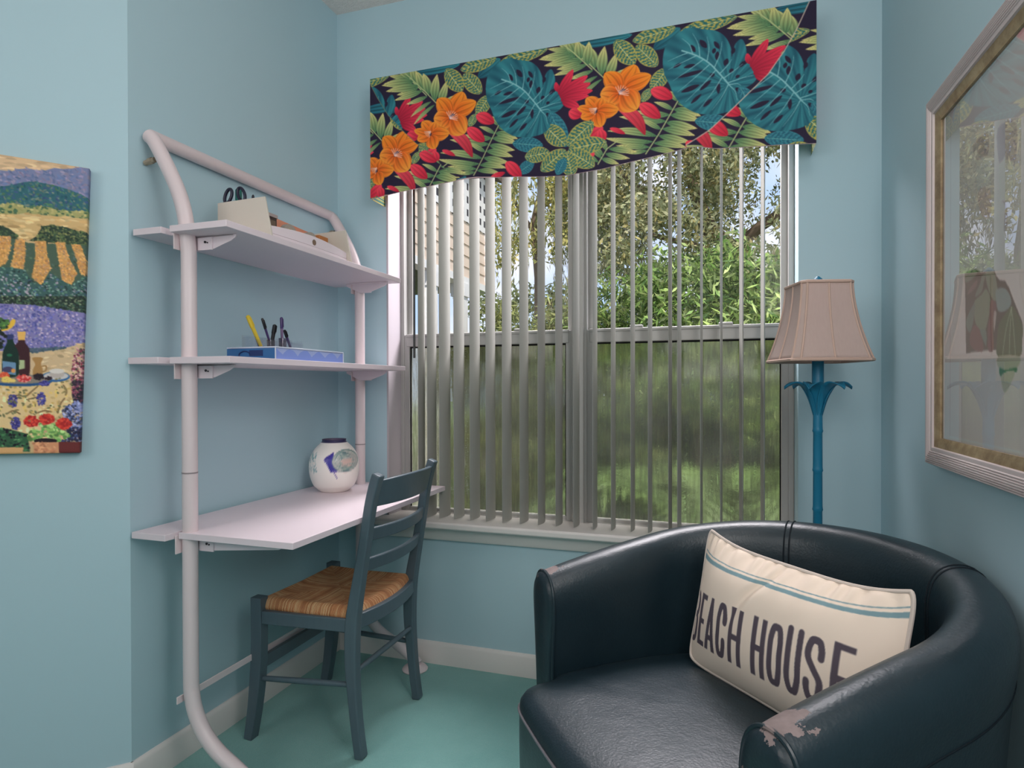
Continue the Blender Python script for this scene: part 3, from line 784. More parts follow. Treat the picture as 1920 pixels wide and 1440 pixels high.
# arm-front panels (slightly domed) with piping
for ix, sg in ((0, -1), (-1, 1)):
    ring = A[ix]; k = len(ring); m = MB(); c = ring.mean(0)
    loops = [(1.0, 0), (.93, -.010), (.75, -.017), (.4, -.020)]
    vs = []
    mx = (ring[:, 0].max()+ring[:, 0].min())/2
    for f, dy in loops:
        for q in ring:
            zc_ = min(max(q[2], .16), ring[:, 2].max()-.06)
            vs.append((mx+(q[0]-mx)*f, q[1]+dy, zc_+(q[2]-zc_)*f))
    fs = []
    for r in range(3): fs += [(r*k+i, r*k+i+1, (r+1)*k+i+1, (r+1)*k+i) for i in range(k-1)]
    h = k//2
    fs += [(3*k+i, 3*k+i+1, 3*k+k-2-i, 3*k+k-1-i) for i in range(h-1)]
    m.add(vs, fs); m.build('arm_front', M_lea, ac, angle=80)
    m = MB(); m.tube([(q[0], q[1]-.003, q[2]) for q in ring], .0042, 8); m.build('arm_piping', M_lea, ac)
M_stitch = simple('dark stitched seam', (16, 26, 34), .6, .3, 0)
for s in (.365, .635):
    k = int(s*96)
    for dk in (0,):
        r0, r1 = A[k], A[k+1]
        for off in (.0, .8):
            q = r0*(1-off)+r1*off
            cen = q.mean(0)
            m = MB(); m.tube([tuple(p) for p in q[2:-2]], .0022, 6); m.build('seam', M_stitch, ac)
# outer shell seam running under the arm roll
m = MB(); m.tube([tuple(A[k, 10]+np.array([0, 0, 0])) for k in range(0, 97)], .0020, 6); m.build('seam', M_stitch, ac)
# seat cushion
def seat_outline(f):
    pts = []; w = .300*f
    y0 = -.128; y1 = .60
    P = [(-w-.022, .03), (-w+.004, -.030), (-w+.012, -.080), (-w+.045, y0+.006), (-w*.5, y0-.006), (0, y0-.010), (w*.5, y0-.006), (w-.045, y0+.006), (w-.012, -.080), (w-.004, -.030), (w+.022, .03), (w+.022, .30), (w*.80, .52), (0, y1+.02), (-w*.80, .52), (-w-.022, .30)]
    return spline(P, 5)
O1 = seat_outline(1.0); cen = np.array([0, .2]); rows = []
for f, z in ((.99, .10), (1.0, .20), (1.006, .34), (1.006, .405), (1.0, .432), (.975, .447), (.90, .457), (.7, .468), (.4, .474), (.1, .476)):
    rows.append([(cen[0]+(p[0]-cen[0])*f, cen[1]+(p[1]-cen[1])*f, z-.004*max(0, p[1]-.2)) for p in O1])
A2 = np.array(rows).transpose(1, 0, 2); m = MB(); m.grid(A2, closed_u=True); nn = len(O1)
m.f.append(tuple(nn_i*len(rows)+len(rows)-1 for nn_i in range(nn)))
m.build('seat_cushion', M_lea, ac, angle=80)
m = MB(); m.tube([(cen[0]+(p[0]-cen[0])*1.008, cen[1]+(p[1]-cen[1])*1.008, .415) for p in O1], .0032, 8, closed=True)
m.build('seat_piping', simple('pale grey piping', (120, 116, 122), .4, .5), ac)
m = MB(); m.lathe([(.27, 0), (.29, .012), (.29, .05), (.10, .07), (.10, .105)], (0, .29, .0), 40); m.build('swivel_base', simple('black base', (22, 24, 28), .4), ac)
m = MB(); m.box(-.28, .28, -.05, .60, .085, .13); m.build('under_frame', M_lea, ac)

# ------------------------------------------------------------------ cushion printed BEACH HOUSE
pa = Vector((-.043, 1.5389, .475)); al, ti = math.radians(-48), math.radians(12)
pd = Vector((math.cos(al), math.sin(al), 0)); pn = Vector((-math.sin(al), math.cos(al), 0)); pu = Vector((0, 0, 1))*math.cos(ti)+pn*math.sin(ti)
pf = pd.cross(pu)                 # towards the sitter
PW0, PW1, PH = -.045, .478, .333
cp = Canvas(-.07, .50, -.02, .36, .0013, (200, 184, 170))
INK = (74, 66, 74)
def letter(ch_, x0, x1, y0, y1, st):
    w = x1-x0; h = y1-y0
    def R(a, b, c, d): cp.poly([(x0+a*w, y0+b*h), (x0+c*w, y0+b*h), (x0+c*w, y0+d*h), (x0+a*w, y0+d*h)], INK)
    sx = st/w; sy = st/h*.95
    def arc(pts): cp.line(spline(pts, 6, False), st, INK)
    xi0, xi1, yi0, yi1 = x0+st/2, x1-st/2, y0+st/2, y1-st/2; r = w*.42
    if ch_ == 'E': R(0, 0, sx, 1); R(0, 0, 1, sy); R(0, .43, .88, .43+sy); R(0, 1-sy, 1, 1)
    if ch_ == 'H': R(0, 0, sx, 1); R(1-sx, 0, 1, 1); R(0, .44, 1, .44+sy)
    if ch_ == 'B':
        R(0, 0, sx, 1); arc([(xi0, yi1), (x0+w*.6, yi1), (xi1, yi1-.12*h), (xi1, y0+.65*h), (x0+w*.6, y0+.54*h), (xi0, y0+.54*h)]); arc([(xi0, y0+.54*h), (x0+w*.6, y0+.54*h), (xi1, y0+.42*h), (xi1, yi0+.12*h), (x0+w*.6, yi0), (xi0, yi0)])
    if ch_ == 'A':
        cp.poly([(x0, y0), (x0+sx*w, y0), (x0+w*.5+st*.42, y1), (x0+w*.5-st*.42, y1)], INK); cp.poly([(x1-sx*w, y0), (x1, y0), (x0+w*.5+st*.42, y1), (x0+w*.5-st*.42, y1)], INK); R(.2, .20, .8, .20+sy)
    if ch_ == 'U': arc([(xi0, y1), (xi0, y0+.5*h), (xi0, y0+.24*h), (xi0+r*.4, yi0+.01*h), (x0+w*.5, yi0), (xi1-r*.4, yi0+.01*h), (xi1, y0+.24*h), (xi1, y0+.5*h), (xi1, y1)])
    if ch_ == 'O': arc([(x0+w*.5, yi1), (xi0+r*.3, yi1-.02*h), (xi0, y0+.74*h), (xi0, y0+.5*h), (xi0, y0+.26*h), (xi0+r*.3, yi0+.02*h), (x0+w*.5, yi0), (xi1-r*.3, yi0+.02*h), (xi1, y0+.26*h), (xi1, y0+.5*h), (xi1, y0+.74*h), (xi1-r*.3, yi1-.02*h), (x0+w*.5, yi1)])
    if ch_ == 'C': arc([(xi1, y0+.66*h), (xi1, y0+.78*h), (xi1-r*.3, yi1-.02*h), (x0+w*.5, yi1), (xi0+r*.3, yi1-.02*h), (xi0, y0+.74*h), (xi0, y0+.5*h), (xi0, y0+.26*h), (xi0+r*.3, yi0+.02*h), (x0+w*.5, yi0), (xi1-r*.3, yi0+.02*h), (xi1, y0+.22*h), (xi1, y0+.34*h)])
    if ch_ == 'S': arc([(xi1, y0+.70*h), (xi1, y0+.80*h), (xi1-r*.3, yi1-.02*h), (x0+w*.5, yi1), (xi0+r*.3, yi1-.02*h), (xi0, y0+.80*h), (xi0+.02*w, y0+.66*h), (x0+w*.5, y0+.51*h), (xi1, y0+.36*h), (xi1, y0+.22*h), (xi1-r*.3, yi0+.02*h), (x0+w*.5, yi0), (xi0+r*.3, yi0+.02*h), (xi0, y0+.20*h), (xi0, y0+.30*h)])
for c_, x0, x1, dy in (('B', -.050, -.014, -.006), ('E', -.006, .024, -.004), ('A', .029, .069, -.003), ('C', .075, .109, -.002), ('H', .119, .160, 0), ('H', .190, .228, .003), ('O', .235, .272, .005), ('U', .279, .316, .008), ('S', .323, .362, .011), ('E', .376, .414, .016)):
    letter(c_, x0, x1, .060+dy, .181+dy*1.1, .0128)
STR = (104, 128, 134)
cp.poly([(-.07, .254), (.5, .279), (.5, .2905), (-.07, .2665)], STR); cp.poly([(-.07, .2735), (.5, .2985), (.5, .3015), (-.07, .2765)], STR)
NU, NV = 330, 230
uu = np.linspace(PW0, PW1, NU); vv = np.linspace(0, PH, NV)
Ug, Vg = np.meshgrid(uu, vv, indexing='ij')
xn = (Ug-(PW0+PW1)/2)/((PW1-PW0)/2); yn = (Vg-PH/2)/(PH/2)
th = .060*np.power(np.clip(1-np.abs(xn)**2.6, 0, 1), .72)*np.power(np.clip(1-np.abs(yn)**2.3, 0, 1), .75)
crease = -.010*np.exp(-(((Ug-.17)-(Vg-.25)*.55)/.012)**2)*np.exp(-((Vg-.25)/.09)**2)
pk = .0034*np.sin(Ug*170+2.2*np.sin(Ug*37))*np.exp(-((PH-Vg)/.040)**2)+.002*np.sin(Ug*90+1)*np.exp(-((PH-Vg)/.07)**2)
front = th+crease+pk*np.minimum(1, th/.008)
# pinch the sides and let the top edge sag between its corners
tt_ = np.clip((Vg-.19)/.143, 0, 1); tt_ = tt_*tt_*(3-2*tt_)
cr_ = np.abs(xn)**9*np.abs(yn)**7
sx = (PW0+PW1)/2+(Ug-(PW0+PW1)/2)*(1-.030*(1-yn**2)-.045*cr_); sy = PH/2+(Vg-PH/2)*(1-.07*cr_)-.036*tt_*(1-np.abs(xn)**4)+.006*(1-tt_)*(1-xn**2)*np.clip(1-Vg/.08, 0, 1)
def pil(off):
    o = np.array(pa)[None, None]+sx[..., None]*np.array(pd)+sy[..., None]*np.array(pu)+off[..., None]*np.array(pf)
    return o
LIFT = .012
m = MB(); m.grid(pil(front-.028+LIFT)); nb = len(m.v)
bk = MB(); bk.grid(pil(-th*.55-.028+LIFT)[::-1])
colf = disp(cp.sample(Ug.ravel(), Vg.ravel()))
pc = np.full((NU*NV, 3), disp((206, 196, 186)))
allm = MB(); allm.grid(pil(front-.028+LIFT)); allm.grid(pil(-th*.55-.028+LIFT)[::-1])
M_linen = colattr('printed linen', .85, .15, weave=420)
cu = empty('throw_pillow', pa+pd*.2, 'cream throw pillow printed BEACH HOUSE leaning on the armchair back', 'pillow')
allm.build('cover', M_linen, cu, col=np.concatenate([colf, pc]), angle=80)
edge = pil(0*th-.028+LIFT)
loop = [tuple(edge[i, 0]) for i in range(0, NU, 6)]+[tuple(edge[-1, j]) for j in range(0, NV, 6)]+[tuple(edge[i, -1]) for i in range(NU-1, -1, -6)]+[tuple(edge[0, j]) for j in range(NV-1, -1, -6)]
m = MB(); m.tube(loop, .0042, 8, closed=True); m.build('piping', simple('cream piping', (212, 198, 188), .8, .2), cu)

# ------------------------------------------------------------------ floor lamp
LX, LY = .297, 2.05
lp = empty('floor_lamp', (LX, LY, 0), 'teal blue palm leaf floor lamp with a pale square bell shade behind the armchair', 'lamp')
m = MB(); m.lathe([(.135, 0), (.140, .006), (.136, .016), (.10, .026), (.05, .036), (.026, .055), (.018, .085)], (LX, LY, .001), 40); m.build('lamp_base', M_blue, lp)
m = MB()
def ringed(z0, z1, r):
    pr = []; z = z0
    while z < z1-.002:
        pr += [(r, z), (r*.95, min(z1, z+.10)), (r*1.12, min(z1, z+.105)), (r*1.02, min(z1, z+.112))]; z += .118
    return pr
m.lathe(ringed(.08, 1.08, .0135), (LX, LY, 0), 16); m.lathe([(.012, 1.06), (.0165, 1.09), (.0165, 1.30), (.006, 1.31), (.006, 1.452)], (LX, LY, 0), 20)
m.build('lamp_pole', M_blue, lp, angle=50)
for k in range(6):
    a = math.radians(8+60*k); d = Vector((math.cos(a), math.sin(a), 0)); t = Vector((-d.y, d.x, 0))
    pr = [(.008, 1.055, .010), (.013, 1.085, .016), (.022, 1.115, .022), (.038, 1.142, .027), (.058, 1.155, .026), (.078, 1.152, .018), (.095, 1.141, .004)]
    P = spline([q for q in pr], 3, False); top = []; A = []
    for r, z, w_ in P:
        c = Vector((LX, LY, z))+d*r
        A.append([c-t*w_+Vector((0, 0, .004)), c-t*w_*.5+Vector((0, 0, .0)), c-Vector((0, 0, .004)), c+t*w_*.5, c+t*w_+Vector((0, 0, .004))])
    m = MB(); m.grid(np.array([[tuple(q) for q in r] for r in A]))
    o = m.build('leaf', M_blue, lp, angle=70); sd_ = o.modifiers.new('thick', 'SOLIDIFY'); sd_.thickness = .0022; sd_.offset = 0
def shade_mat():
    t = NT('lamp shade fabric'); g = t.noise(160, 2, .5, mapscale=(1, 1, .15))
    c = t.mix(g, lin((204, 182, 174)), lin((216, 196, 188)))
    b = t.n('ShaderNodeBsdfPrincipled'); t.l(c, b.inputs['Base Color']); b.inputs['Roughness'].default_value = .7; b.inputs['Specular IOR Level'].default_value = .2
    tl = t.n('ShaderNodeBsdfTranslucent'); tl.inputs[0].default_value = (*lin((214, 180, 170)), 1)
    mx = t.n('ShaderNodeMixShader'); mx.inputs[0].default_value = .25; t.l(b.outputs[0], mx.inputs[1]); t.l(tl.outputs[0], mx.inputs[2]); t.l(mx.outputs[0], t.out.inputs[0]); return t.m
M_shade = shade_mat(); M_strim = simple('shade binding', (196, 168, 154), .7, .2, .03)
ZS0, ZS1 = 1.2215, 1.452
def shade_pt(ang_deg, t):        # t 0 bottom .. 1 top
    r = .094+(.150-.094)*(1-t)**1.75
    th = (ang_deg+75) % 90; th = th-90 if th > 45 else th      # angle from face normal -75+90k
    th = math.radians(th); lim = math.radians(40)
    # straight sides between +-40 deg, narrow cut corner beyond
    if abs(th) <= lim: rr = r*math.cos(lim)/math.cos(th)
    else: rr = r*math.cos(math.radians(5))/math.cos(abs(th)-math.radians(45))
    a = math.radians(ang_deg); return (LX+rr*math.cos(a), LY+rr*math.sin(a), ZS0+(ZS1-ZS0)*t)
angs = []
for k in range(4):
    c = -75+90*k; angs += [c-40, c-27, c-14, c, c+14, c+27, c+40]
TT = np.linspace(0, 1, 15)
A = np.array([[shade_pt(a, t) for t in TT] for a in angs]); m = MB(); m.grid(A, closed_u=True)
sh_ = m.build('lamp_shade', M_shade, lp, angle=25); sm_ = sh_.modifiers.new('thick', 'SOLIDIFY'); sm_.thickness = .0018; sm_.offset = -1
m = MB()
for a in angs:
    c = (a+75) % 90
    if abs(c-40) < .1 or abs(c-50) < .1 or abs(c) < .1:
        m.tube([shade_pt(a, t) for t in TT], .0034, 6, flat=.6)
for t in (.004, .99): m.tube([shade_pt(a, t) for a in angs], .0052, 6, closed=True)
m.build('shade_trim', M_strim, sh_)
m = MB(); m.lathe([(.004, 1.452), (.013, 1.455), (.017, 1.461), (.012, 1.468), (.003, 1.476)], (LX, LY, 0), 12); m.build('finial', M_blue, lp)
m = MB()
for k in range(4):
    m.tube([(LX, LY, 1.447), shade_pt(-75+90*k, .97)], .0018, 6)
m.build('spider', M_blue, lp)

# ------------------------------------------------------------------ framed botanical print on the right wall
FY0, FY1, FZ0, FZ1 = 1.02, 1.775, .953, 1.846
fp = empty('framed_print', (XR, (FY0+FY1)/2, FZ0), 'large botanical print under glass in a whitewashed reeded frame on the right wall', 'picture')
def frame_loop(nm, inset0, profile, mat, seg=True):
    m = MB(); rows = []
    for w_, x in profile:
        i = inset0+w_
        rows.append([(x, FY1-i, FZ0+i), (x, FY1-i, FZ1-i), (x, FY0+i, FZ1-i), (x, FY0+i, FZ0+i)])
    vs = [p for r in rows for p in r]; fs = []
    for r in range(len(rows)-1): fs += [(r*4+k, r*4+(k+1) % 4, (r+1)*4+(k+1) % 4, (r+1)*4+k) for k in range(4)]
    m.add(vs, fs); return m.build(nm, mat, fp, angle=28)
pr = [(0, XR-.001), (0, .512), (.003, .503)]
for k in range(7):
    w0 = .005+k*.0047; d = .0025*math.sin(PI*(k+.5)/7)
    pr += [(w0, .4995-d), (w0+.0016, .4972-d), (w0+.0032, .4972-d), (w0+.0044, .4995-d)]
pr += [(.042, .4985), (.046, .4992), (.048, .504), (.048, .512)]
def washed():
    t = NT('whitewashed wood'); g = t.noise(30, 4, .6, mapscale=(1, .15, .15))
    t.pbr(t.mix(g, lin((196, 180, 180)), lin((224, 212, 210))), .5, .4); return t.m
frame_loop('frame', 0, pr, washed())
def burl():
    t = NT('pale burl fillet'); g = t.noise(22, 5, .7)
    t.pbr(t.ramp(g, [(.3, lin((128, 104, 78))), (.6, lin((172, 150, 116))), (.8, lin((188, 168, 136)))]), .4, .4); return t.m
frame_loop('fillet', .046, [(0, .505), (.002, .5035), (.014, .505), (.020, .508), (.024, .509), (.024, .514)], burl())
# art sheet painted in wall coordinates (Y, z)
MATC = (184, 172, 168)
ca = Canvas(.98, 1.80, .93, 1.87, .0028, MATC)
def a1(x, y): p = at(x/4.8+1740, y/4.8+460, 'X', .515); return (p.y, p.z)
def a2(x, y): p = at(x/6+1740, y/6+220, 'X', .515); return (p.y, p.z)
# mat bevel line
ca.line([(1.66, 1.03), (1.66, 1.77)], .003, (160, 148, 146)); ca.line([(1.66, 1.77), (1.1, 1.77)], .003, (170, 158, 156)); ca.line([(1.66, 1.03), (1.1, 1.03)], .003, (200, 190, 184))
for P_, c in (([(505, 320), (665, 180), (668, 430), (560, 492)], (150, 138, 142)), ([(780, 130), (985, 60), (985, 480), (930, 485), (880, 500), (870, 420), (800, 520)], (158, 146, 150)),
              ([(540, 520), (670, 430), (700, 560), (650, 800), (560, 840)], (190, 176, 172)), ([(800, 520), (930, 490), (985, 700), (940, 900), (830, 940), (800, 780)], (190, 174, 168)),
              ([(560, 840), (690, 800), (700, 1100), (600, 1110)], (176, 158, 156)), ([(830, 940), (985, 880), (1060, 1040), (1000, 1500), (880, 1480), (860, 1100)], (188, 172, 168)),
              ([(820, 930), (880, 990), (885, 1220), (850, 1280), (860, 1000)], (150, 138, 140))):
    ca.poly(spline([a2(*q) for q in P_], 4), c)
ca.poly([a1(*q) for q in [(330, 250), (380, 235), (425, 214), (468, 240), (596, 232), (612, 275), (640, 312), (692, 320), (725, 380), (770, 500), (845, 690), (852, 760), (838, 960), (612, 940), (470, 950), (340, 972)]], (66, 66, 60))
for P_, c in (([(335, 250), (400, 222), (436, 230), (430, 270), (370, 320), (335, 330)], (92, 104, 88)), ([(350, 440), (385, 370), (440, 310), (432, 370), (390, 420)], (104, 86, 80)),
              ([(420, 460), (470, 330), (480, 280), (520, 250), (500, 330), (480, 420)], (98, 106, 92)), ([(410, 520), (480, 440), (520, 390), (560, 480), (552, 600), (515, 760), (480, 770), (425, 700)], (100, 112, 92)),
              ([(515, 250), (590, 240), (620, 370), (625, 480), (590, 500), (540, 400)], (104, 114, 96)), ([(610, 400), (680, 385), (730, 440), (745, 530), (690, 590), (630, 590), (610, 500)], (108, 126, 122)),
              ([(560, 500), (610, 520), (605, 620), (580, 720), (585, 935), (540, 940), (535, 760), (550, 640)], (98, 72, 72)), ([(410, 720), (470, 780), (495, 945), (420, 945), (370, 860)], (100, 76, 72)),
              ([(345, 660), (415, 520), (412, 640), (380, 780), (345, 740)], (86, 102, 92)), ([(590, 610), (612, 600), (605, 700), (590, 780)], (150, 138, 132)), ([(465, 760), (520, 770), (522, 900), (500, 870)], (92, 108, 98)),
              ([(750, 545), (800, 610), (850, 740), (842, 860), (822, 1000), (628, 1000), (618, 840), (640, 700), (690, 620)], (70, 86, 62)),
              ([(632, 1000), (822, 1000), (785, 1110), (640, 1110)], (150, 150, 132)), ([(640, 1100), (690, 1120), (795, 1100), (785, 1145), (720, 1130), (650, 1180)], (58, 108, 84)), ([(655, 1180), (720, 1135), (780, 1150), (690, 1330)], (158, 156, 138))):
    ca.poly(spline([a1(*q) for q in P_], 4), c)
for dx, e in ((0, 0), (-60, -30), (55, 25)):
    ca.line(spline([a1(748, 560), a1(735+dx*.6, 760), a1(728+dx, 990)], 5, False), .0022, (132, 142, 112))
yy = np.arange(FY0+.055, FY1-.055, .0028); zz = np.arange(FZ0+.055, FZ1-.055, .0028)
Yg, Zg = np.meshgrid(yy, zz, indexing='ij'); m = MB(); m.grid(np.stack([np.full_like(Yg, .5155), Yg, Zg], -1))
m.build('art_sheet', colattr('printed art paper', .8, .1), fp, col=disp(ca.sample(Yg.ravel(), Zg.ravel()), 1.3))
m = MB(); m.add([(.5125, FY0+.06, FZ0+.06), (.5125, FY1-.06, FZ0+.06), (.5125, FY1-.06, FZ1-.06), (.5125, FY0+.06, FZ1-.06)], [(3, 2, 1, 0)])
m.build('glass', clear_glass('picture glass', 2.1), fp, smooth=False)
m = MB(); m.box(.517, XR-.001, FY0+.01, FY1-.01, FZ0+.01, FZ1-.01); m.build('backing_board', simple('brown backing', (120, 100, 80), .8), fp)

# ------------------------------------------------------------------ stretched canvas painting on the angled wall
WN = Vector((s2, -s2, 0)); WD = Vector((-s2, -s2, 0)); WO = Vector((XL, YC, 0)); TH = .030
def wp(x, y):
    d = ray(x, y); k = ((WO+WN*TH)-EYE).dot(WN)/d.dot(WN); p = EYE+d*k-WO
    return np.array([p.dot(WD), p.z])
def q1(x, y): return wp(x/4.8, 270+y/4.8)
def q2(x, y): return wp(x/4.8, 570+y/4.8)
cv = Canvas(.06, .62, .92, 1.80, .0016, (176, 148, 108))
R_ = np.random.default_rng(5)
def inpoly(P, n):
    P = np.asarray(P); lo, hi = P.min(0), P.max(0); out = []
    while len(out) < n:
        p = lo+(hi-lo)*R_.random(2); ins = False
        for k in range(len(P)):
            xi, yi = P[k]; xj, yj = P[k-1]
            if (yi > p[1]) != (yj > p[1]) and p[0] < (xj-xi)*(p[1]-yi)/(yj-yi)+xi: ins = not ins
        if ins: out.append(p)
    return out
def region(P, base, cols, n, L=.007, w_=.0022, ang=0, sp=1.2):
    if base is not None: cv.poly(P, base)
    for p in inpoly(P, n):
        c = np.array(cols[R_.integers(len(cols))], float)*(.88+.24*R_.random())
        cv.dab(p, L*(.6+.8*R_.random()), w_*(.6+.8*R_.random()), ang+sp*(R_.random()-.5)*2, np.clip(c, 0, 255))
LW = -1500
Q1 = lambda L: [q1(*p) for p in L]
Q2 = lambda L: [q2(*p) for p in L]
region(Q1([(LW, 60), (820, 60), (820, 300), (LW, 300)]), (186, 156, 122), [(190, 160, 126), (180, 150, 118)], 250, .03, .004, 0, .15)
region(Q1([(LW, 240), (0, 235), (100, 247), (170, 225), (260, 220), (330, 235), (400, 240), (490, 215), (600, 230), (700, 210), (830, 216), (830, 560), (LW, 470)]), (102, 108, 138), [(94, 102, 136), (122, 112, 138), (86, 100, 134), (128, 120, 140)], 900, .010, .0022, .5)
region(Q1([(LW, 400), (0, 386), (100, 370), (200, 345), (280, 338), (380, 350), (500, 375), (620, 410), (740, 460), (830, 505), (830, 660), (LW, 640)]), (42, 84, 92), [(30, 76, 86), (58, 96, 100), (70, 104, 74), (96, 108, 96), (52, 72, 106)], 1000, .008, .0022, .3)
region(Q1([(LW, 560), (0, 545), (120, 530), (250, 570), (400, 560), (550, 600), (830, 610), (830, 700), (LW, 690)]), (140, 136, 88), [(150, 144, 92), (120, 128, 80), (60, 88, 64), (160, 150, 100)], 500, .008, .003, .2)
region(Q1([(LW, 640), (300, 630), (830, 680), (830, 860), (LW, 860)]), (178, 148, 102), [(184, 154, 106), (170, 138, 92), (190, 166, 120)], 300, .02, .003, 0, .2)
region(Q1([(LW, 690), (-100, 700), (0, 735), (80, 760), (170, 830), (120, 870), (LW, 850)]), (42, 58, 46), [(30, 46, 36), (70, 88, 56), (48, 66, 50)], 400, .006, .002, .8)
region(Q1([(260, 870), (330, 830), (380, 740), (460, 730), (600, 750), (700, 785), (800, 800), (800, 950), (700, 925), (600, 900), (480, 890), (340, 880)]), (38, 54, 44), [(26, 42, 34), (76, 92, 56), (48, 66, 50), (110, 112, 70)], 420, .006, .002, .8)
region(Q1([(LW, 845), (160, 850), (250, 890), (790, 910), (790, 1300), (LW, 1300)]), (62, 80, 66), [(54, 72, 58), (78, 96, 74), (66, 84, 80)], 500, .006, .002, 1.4)
for P_ in ([(0, 828), (95, 830), (95, 930), (60, 1060), (-60, 1150), (-90, 900)], [(140, 858), (225, 858), (228, 1000), (205, 1150), (80, 1150), (125, 1000)], [(315, 872), (415, 875), (425, 1000), (460, 1120), (370, 1270), (285, 1200), (318, 1040)],
           [(500, 885), (580, 885), (620, 1020), (690, 1160), (640, 1280), (560, 1250), (535, 1080)], [(640, 905), (722, 905), (775, 1040), (780, 1200), (720, 1160), (690, 1030)], [(-250, 820), (-130, 822), (-150, 1000), (-260, 1150), (-420, 1150)]):
    region(Q1(P_), (180, 132, 76), [(186, 138, 78), (170, 118, 66), (196, 150, 92), (158, 120, 90)], 220, .005, .002, 1.3)
region(Q1([(LW, 1150), (80, 1110), (220, 1130), (300, 1250), (380, 1270), (450, 1150), (560, 1230), (640, 1270), (780, 1180), (780, 1480), (LW, 1480)]), (52, 80, 78), [(40, 70, 64), (86, 122, 104), (150, 138, 150), (64, 84, 112), (112, 140, 128), (28, 44, 44)], 1500, .0055, .002, .4)
region(Q2([(LW, -70), (780, -70), (775, 90), (500, 45), (300, 10), (LW, 0)]), (32, 44, 38), [(24, 34, 32), (60, 84, 60), (44, 66, 60), (110, 120, 96)], 600, .006, .002, .4)
region(Q2([(LW, -20), (0, -5), (300, 10), (500, 42), (770, 82), (765, 350), (600, 400), (300, 435), (LW, 445)]), (112, 106, 150), [(140, 128, 166), (84, 80, 142), (168, 150, 170), (96, 96, 160), (120, 120, 150), (70, 74, 130)], 2600, .006, .0019, 1.2)
region(Q2([(LW, 420), (300, 425), (600, 395), (765, 345), (765, 720), (LW, 760)]), (182, 156, 122), [(190, 164, 128), (172, 146, 112), (196, 174, 140)], 350, .014, .003, 0, .4)
region(Q2([(250, 400), (600, 385), (600, 400), (300, 440), (250, 430)]), (70, 84, 100), [(60, 80, 90), (80, 90, 110)], 60, .006, .002, 0)
region(Q2([(690, 400), (760, 380), (760, 900), (640, 870), (640, 640), (660, 500)]), None, [(130, 52, 70), (170, 110, 120), (52, 60, 52), (84, 40, 56), (196, 150, 150)], 330, .006, .002, 1.2)
region(Q2([(650, 700), (760, 690), (760, 920), (640, 880)]), None, [(40, 30, 44), (60, 40, 60), (30, 34, 40), (120, 60, 80)], 200, .006, .0022, 1.2)
# table with cloth, plate and still life
region(Q2([(LW, 720), (100, 700), (600, 680), (640, 780), (660, 890), (520, 1010), (300, 1160), (LW, 1220)]), (196, 168, 122), [(204, 178, 132), (186, 156, 108), (210, 186, 146), (200, 164, 96)], 500, .010, .003, .8)
def ell(cx_, cy_, a, b, c, n=26): cv.poly([q2(cx_+a*math.cos(2*PI*k/n), cy_+b*math.sin(2*PI*k/n)) for k in range(n)], c)
ell(180, 690, 300, 52, (32, 70, 112)); ell(500, 655, 130, 46, (36, 84, 132)); ell(180, 676, 280, 42, (120, 110, 100)); ell(505, 648, 112, 34, (176, 170, 168))
cv.poly(spline(Q2([(60, 280), (118, 280), (122, 340), (160, 400), (172, 470), (165, 640), (28, 640), (22, 470), (36, 400), (62, 345)]), 4), (16, 40, 34))
cv.poly(Q2([(58, 275), (124, 275), (120, 320), (64, 320)]), (44, 50, 92)); cv.poly(Q2([(22, 512), (142, 528), (142, 640), (22, 622)]), (92, 122, 150)); ell(70, 590, 50, 26, (60, 56, 84)); ell(120, 600, 20, 20, (190, 130, 70)); ell(85, 460, 26, 12, (30, 92, 64))
cv.poly(spline(Q2([(165, 320), (222, 320), (228, 350), (262, 400), (268, 460), (262, 640), (175, 640), (172, 470), (150, 400), (130, 375), (160, 345)]), 4), (52, 24, 30))
cv.poly(Q2([(155, 248), (232, 248), (224, 325), (164, 325)]), (204, 156, 84)); cv.poly(Q2([(172, 505), (222, 505), (222, 580), (172, 590)]), (150, 160, 120))
cv.poly(spline(Q2([(290, 485), (385, 485), (368, 540), (385, 590), (372, 640), (300, 640), (298, 590), (316, 540)]), 4), (150, 112, 66)); cv.line(spline(Q2([(380, 560), (415, 560), (410, 600), (375, 610)]), 4, False), .003, (140, 104, 62))
ell(512, 632, 68, 34, (164, 152, 146)); ell(512, 604, 68, 22, (190, 182, 176))
for cx_, cy_, r, c, n, s in ((215, 670, 62, [(170, 40, 46), (196, 70, 60), (214, 130, 120)], 110, 30), (350, 655, 50, [(40, 26, 34), (26, 18, 26)], 60, 26), (435, 668, 26, [(40, 26, 36)], 24, 16), (40, 640, 50, [(186, 70, 50), (200, 96, 60)], 60, 24), (60, 680, 46, [(206, 176, 90)], 40, 22), (110, 690, 24, [(206, 176, 100)], 20, 14)):
    for k in range(n):
        a, q = R_.random()*2*PI, math.sqrt(R_.random())
        cv.dab(q2(cx_+r*q*math.cos(a), cy_+s*q*math.sin(a)), .005, .0022, R_.random()*3, c[R_.integers(len(c))])
for cx_, cy_, rx, ry in ((115, 870, 40, 62), (370, 860, 38, 66), (140, 1075, 40, 56), (400, 715, 46, 22)):
    for k in range(90):
        a, q = R_.random()*2*PI, math.sqrt(R_.random())
        cv.dab(q2(cx_+rx*q*math.cos(a), cy_+ry*q*math.sin(a)), .0045, .002, R_.random()*3, [(60, 56, 120), (84, 80, 150), (44, 40, 96)][R_.integers(3)])
